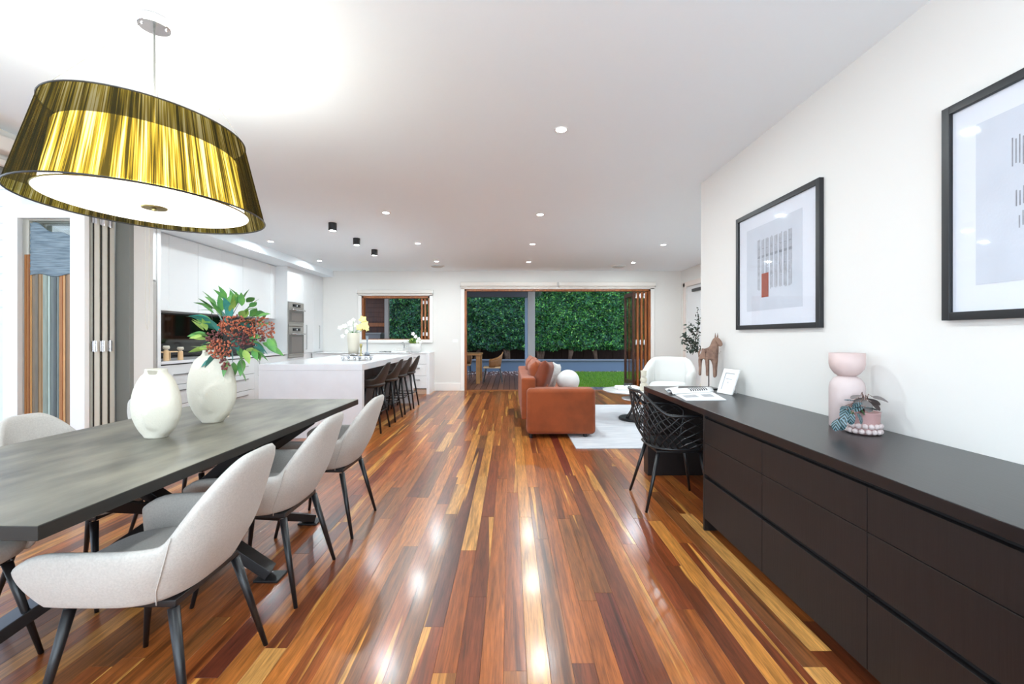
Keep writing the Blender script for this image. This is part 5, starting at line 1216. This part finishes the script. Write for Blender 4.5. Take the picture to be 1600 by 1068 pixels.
# lower page lies flat toward the reader; upper pages roll over the spine
a, b, c, d = mpt(1055, 617), mpt(1113, 613), mpt(1135, 625.5), mpt(1072, 626)
obj('lower_page', MB().add([a+Vector((0, 0, .001)), b+Vector((0, 0, .001)), c+Vector((0, 0, .001)), d+Vector((0, 0, .001)), a+Vector((0, 0, .006)), b+Vector((0, 0, .006)), c+Vector((0, 0, .006)), d+Vector((0, 0, .006))],
    [(0,3,2,1),(4,5,6,7),(0,1,5,4),(1,2,6,5),(2,3,7,6),(3,0,4,7)]), M['paper'], mg)
P = []
for i in range(15):
    f = i/14; ang = PI*0.96*f
    yv = -math.cos(ang); hz = 0.030*math.sin(ang)+0.007
    l0 = a.lerp(mpt(1042, 608), 0); l = a+Vector((-0.02, 0.06+0.06*yv, hz)); r = b+Vector((0.01, 0.06+0.06*yv, hz)); P.append([l.lerp(r, j/8) for j in range(9)])
up = obj('rolled_pages', MB().grid(P), M['paper'], mg, smooth=True, solid=0.004)
pr = MB()
for k in range(8):
    f0 = 0.42+k*0.055
    q = [P[i][0].lerp(P[i][8], f0+0.02*math.sin(i*0.5)) for i in range(2, 9)]; q2 = [P[i][0].lerp(P[i][8], f0+0.028+0.02*math.sin(i*0.5)) for i in range(2, 9)]
    pr.grid([[p+Vector((0, -0.003, 0.0022)) for p in q], [p+Vector((0, -0.003, 0.0022)) for p in q2]])
obj('printed_pattern', pr, M['ink'], up)
pr = MB()
def quad_on(u0, u1, v0, v1):
    L_ = lambda u, v: a.lerp(b, u).lerp(d.lerp(c, u), v)+Vector((0, 0, .0064))
    pr.add([L_(u0, v0), L_(u1, v0), L_(u1, v1), L_(u0, v1)], [(0, 1, 2, 3)])
quad_on(.10, .45, .25, .62); quad_on(.58, .85, .25, .62)
obj('printed_photos', pr, M['inkgrey'], mg)
fl0 = [mpt(1039, 607, 0.012), mpt(1060, 603, 0.02), mpt(1058, 612, 0.018), mpt(1044, 612, 0.004)]
obj('side_page', MB().add(fl0+[p+Vector((0, 0, -.003)) for p in fl0], [(0,1,2,3),(7,6,5,4),(0,4,5,1),(1,5,6,2),(2,6,7,3),(3,7,4,0)]), M['paper'], mg)

# ------------------------------------------------------------------ living area
struct_rug = single('rug', MB().box(0.70, 3.45, 4.69, 7.64, 0.0005, 0.012), M['rug'], (2.1, 6.2, 0), 'pale grey woven rug under the sofa arm and coffee tables', 'rug', bevel=0.003)
sf = thing('sofa', (0.6, 6.3, 0), 'rust orange velvet sofa with its side arm toward the camera', 'sofa')
SX0, SX1, SY0, SY1 = 0.155, 1.005, 5.16, 7.42
def soft(name, b, r, m, parent, seg=4): return boxo(name, b, m, parent, bevel=r, seg=seg)
soft('arm', (SX0+0.04, SX1, SY0, SY0+0.26, 0.045, 0.582), 0.05, M['velvet'], sf, 5)
soft('arm', (SX0+0.04, SX1, SY1-0.26, SY1, 0.045, 0.582), 0.05, M['velvet'], sf, 5)
soft('back', (SX0-0.02, SX0+0.15, SY0+0.10, SY1-0.05, 0.20, 0.70), 0.025, M['velvet'], sf)
soft('base', (SX0+0.06, SX1-0.03, SY0+0.25, SY1-0.25, 0.05, 0.28), 0.02, M['velvet'], sf)
for k in range(2):
    y0 = SY0+0.262+k*0.87; soft('seat_cushion', (SX0+0.16, SX1+0.0, y0, y0+0.866, 0.281, 0.44), 0.045, M['velvet'], sf)
def cushion(name, W, H, T, m, n=12, puff=1.0, corner=0.92):
    mb = MB(); vs = []
    for side in (1, -1):
        for i in range(n+1):
            for j in range(n+1):
                u = i/n*2-1; v = j/n*2-1
                k1 = 1-0.06*(1-v*v)*0+0.0; sx_ = u*(1-0.05*(1-abs(v))**2*0)*(1-0.07*(1-v*v)*abs(u)); sv = v*(1-0.07*(1-u*u)*abs(v))
                th = T/2*((1-u**4)*(1-v**4))**0.45
                vs.append((sx_*W/2, side*th, sv*H/2))
    m_ = (n+1)**2; fs = []
    for s in (0, 1):
        for i in range(n):
            for j in range(n):
                a_ = s*m_+i*(n+1)+j; fs.append((a_, a_+1, a_+n+2, a_+n+1) if s else (a_, a_+n+1, a_+n+2, a_+1))
    me = bpy.data.meshes.new(name); me.from_pydata(vs, [], fs); bm = bmesh.new(); bm.from_mesh(me); bmesh.ops.remove_doubles(bm, verts=bm.verts, dist=0.0005); bmesh.ops.recalc_face_normals(bm, faces=bm.faces); bm.to_mesh(me); bm.free()
    me.materials.append(m); me.polygons.foreach_set('use_smooth', [True]*len(me.polygons)); return me
bc = cushion('back_cushion', 0.82, 0.48, 0.22, M['velvet'])
for k in range(2):
    o = link('back_cushion', bc, sf); o.location = (0.365-0.6, SY0+0.69+k*0.87-6.3, 0.655); o.rotation_euler = (-0.22, 0, PI/2); o.rotation_euler = Matrix.Rotation(PI/2, 3, 'Z').to_euler()
    o.rotation_euler = (Matrix.Rotation(-0.20, 3, 'Y') @ Matrix.Rotation(PI/2, 3, 'Z')).to_euler()
for xx in (SX0+0.09, SX1-0.12):
    for yy in (SY0+0.06, SY1-0.1): obj('foot', MB().lathe([(0.022, 0.0125 if xx > .7 else 0), (0.026, 0.046)], (xx, yy, 0), 14), M['black'], sf)
def pillow(me, loc, tilt, yaw, label, roll=0.0, g=None):
    o = link(me.name, me); o.location = loc; o.rotation_euler = (Matrix.Rotation(yaw, 3, 'Z') @ Matrix.Rotation(tilt, 3, 'X') @ Matrix.Rotation(roll, 3, 'Y')).to_euler(); tag(o, label, 'cushion', g); return o
pillow(cushion('throw_pillow', 0.46, 0.46, 0.17, M['velvet2'], 14), (0.42, 5.62, 0.665), 0.30, PI*0.40, 'darker rust velvet pillow leaning inside the near sofa arm', 0.1)
pillow(cushion('throw_pillow', 0.44, 0.42, 0.15, mat('white_speckled_weave', C(222, 220, 218), 0.95, noise=0.3, nscale=60, bump=0.5, bscale=80), 14), (0.58, 6.22, 0.625), 0.35, PI*0.38, 'white flecked square pillow on the sofa between the rust and round ones', 0.15)
single('round_pillow', MB().ball((0.79, 6.02, 0.44+0.15), 0.155, 28, 16, 0.96), M['boucle'], (0.79, 6.02, 0.44), 'round white ball pillow on the sofa seat', 'cushion', smooth=True)

# coffee tables
ct = thing('coffee_table', (1.80, 6.40, 0.012), 'larger round marble-topped coffee table, the higher of the nested pair', 'table')
obj('tabletop', MB().lathe([(0.0005, -0.02), (0.43, -0.02), (0.45, -0.008), (0.45, 0.0), (0.447, 0.002), (0.0005, 0.002)], (1.80, 6.40, 0.42), 56), M['marble'], ct, smooth=False, bevel=0.002)
obj('stem', MB().tube([(2.10, 6.55, 0.03), (2.13, 6.56, 0.15), (2.05, 6.5, 0.28), (1.95, 6.45, 0.40)], [0.022, 0.02, 0.02, 0.022], 12), M['black'], ct, smooth=True)
obj('base', MB().lathe([(0.0005, 0), (0.21, 0), (0.215, 0.008), (0.21, 0.022), (0.0005, 0.024)], (2.26, 6.66, 0.0125), 40), M['black'], ct)
c2 = thing('coffee_table', (1.79, 6.20, 0.012), 'smaller round marble table with curved black stem under the larger one', 'table')
obj('tabletop', MB().lathe([(0.0005, -0.018), (0.255, -0.018), (0.27, -0.008), (0.27, 0.0), (0.0005, 0.002)], (1.83, 6.15, 0.335), 44), M['marble'], c2, bevel=0.002)
obj('stem', MB().tube([(1.645, 6.22, 0.035), (1.66, 6.22, 0.07), (1.71, 6.22, 0.15), (1.735, 6.22, 0.22), (1.735, 6.22, 0.32)], [0.022, 0.019, 0.019, 0.02, 0.022], 12), M['black'], c2, smooth=True)
obj('base', MB().lathe([(0.0005, 0), (0.245, 0), (0.25, 0.008), (0.25, 0.028), (0.243, 0.034), (0.0005, 0.034)], (1.80, 6.28, 0.0125), 44), M['black'], c2)
bk_ = thing('box_book', (1.68, 6.42, 0.422), 'thick white coffee table book lying on the higher marble table', 'book')
boxo('cover', (1.55, 1.86, 6.33, 6.55, 0.4225, 0.472), M['paper'], bk_, bevel=0.012, seg=3)
boxo('pages', (1.545, 1.855, 6.335, 6.545, 0.432, 0.462), mat('page_edges', C(216, 214, 210), 0.8), bk_)
dc = thing('black_ornament', (1.71, 6.42, 0.472), 'small black knot ornament on the white book', 'ornament')
obj('knot', MB().tube([(1.71+0.05*math.cos(a)*(1+.3*math.cos(1.5*a)), 6.42+0.03*math.sin(a), 0.4865+0.010*(1+math.sin(3*a))) for a in [2*PI*k/24 for k in range(25)]], 0.009, 8), mat('soft_black', C(48, 48, 52), 0.5), dc, smooth=True)
single('stacked_vase', MB().lathe([(0.045, 0), (0.052, 0.01), (0.052, 0.09), (0.045, 0.105), (0.022, 0.112), (0.042, 0.13), (0.05, 0.155), (0.042, 0.18), (0.024, 0.195), (0.034, 0.205), (0.04, 0.225), (0.04, 0.255), (0.046, 0.285), (0.04, 0.286), (0.03, 0.23), (0.0005, 0.22)], (1.90, 6.28, 0.4222), 28),
       M['ceramic'], (1.90, 6.28, 0.422), 'white sculptural vase of stacked rounded shapes on the higher marble table', 'vase', smooth=True)
# tub armchair
ac = thing('tub_armchair', (0, 0, 0), 'rounded white boucle tub armchair behind the desk', 'armchair')
K = dict(w=0.44, b=0.40, bf=0.55, A=118, zb=0.07, harm=0.66, hback=0.86, a0=40, a1=95, recline=0.12, taper=0.05, bot=0.86, exx=0.8, exy=0.85, endrop=0.10, endw=0.10)
shell_obj('shell', 40, 6, 0.13, M['boucle'], ac, 1, **K)
pad('seat', 0.315, -0.27, 0.34, 0.16, 0.45, M['boucle'], ac)
obj('plinth', MB().lathe([(0.33, 0), (0.33, 0.075)], (0, 0, 0), 30), M['black'], ac)
chn = MB()
for a in (-0.42, 0.42):
    chn.tube([shell_pt(a, v, **{**K, 'w': 0.31, 'b': 0.275, 'bf': 0.38}) for v in (0.5, 0.65, 0.8, 0.98)], 0.004, 5)
obj('seam', chn, M['boucle'], ac, smooth=True)
ac.scale = (0.95, 0.95, 0.97); ac.location = (2.56, 7.15, 0.0125); ac.rotation_euler = (0, 0, PI*0.86)
# floor vase with a leafy branch
fv = single('floor_vase', MB().lathe([(0.10, 0), (0.13, 0.02), (0.17, 0.25), (0.15, 0.48), (0.07, 0.62), (0.05, 0.72), (0.06, 0.76), (0.045, 0.76), (0.04, 0.7), (0.0005, 0.6)], (2.84, 6.25, 0.0125), 32), M['ceramic'], (2.84, 6.25, 0.0125),
            'white floor vase half hidden behind the wall corner and desk', 'vase', smooth=True)
br = thing('leafy_branch', (2.84, 6.25, 0.70), 'dark leafy olive-like branch rising beside the wall corner behind the horse', 'plant')
smb = MB(); ol = mesh_of('leaf', leaf_blade(0.055, 0.024, 0.1, 0.1, 4), M['leafgrey'])
def rp(px, py, dd=0): d = 6.2+dd; return Vector(((px-797)*d/690, d, CAMH+(524.5-py)*d/690))
chains = [[(1111, 600), (1098, 568), (1090, 548), (1086, 535), (1090, 515), (1092, 500), (1090, 485)], [(1090, 548), (1080, 540), (1072, 528), (1067, 522)], [(1086, 535), (1076, 532), (1064, 537)], [(1088, 525), (1080, 515), (1076, 508)],
          [(1088, 545), (1080, 548), (1074, 545)], [(1098, 568), (1100, 540), (1104, 515), (1102, 498)]]
pts_all = []
for ch_ in chains:
    pts = [rp(px, py, random.uniform(-.03, .03)) for px, py in ch_]; smb.tube(pts, [0.007*(1-0.8*i/(len(pts)-1))+0.0012 for i in range(len(pts))], 6)
    for i in range(len(pts)-1):
        if ch_[i][1] > 556: continue
        for f in np.linspace(0, 1, 7): pts_all.append(pts[i].lerp(pts[i+1], f))
obj('stem', smb, M['stemdark'], br, smooth=True)
for p in pts_all:
    for _ in range(3):
        q = p+Vector((random.gauss(0, .022), random.gauss(0, .03), random.gauss(0, .022)))
        place_leaf('leaf', ol, br, q, (random.uniform(-1, 1), random.uniform(-1, 1), random.uniform(-.6, 1)), random.uniform(-1.5, 1.5), random.uniform(.7, 1.15))
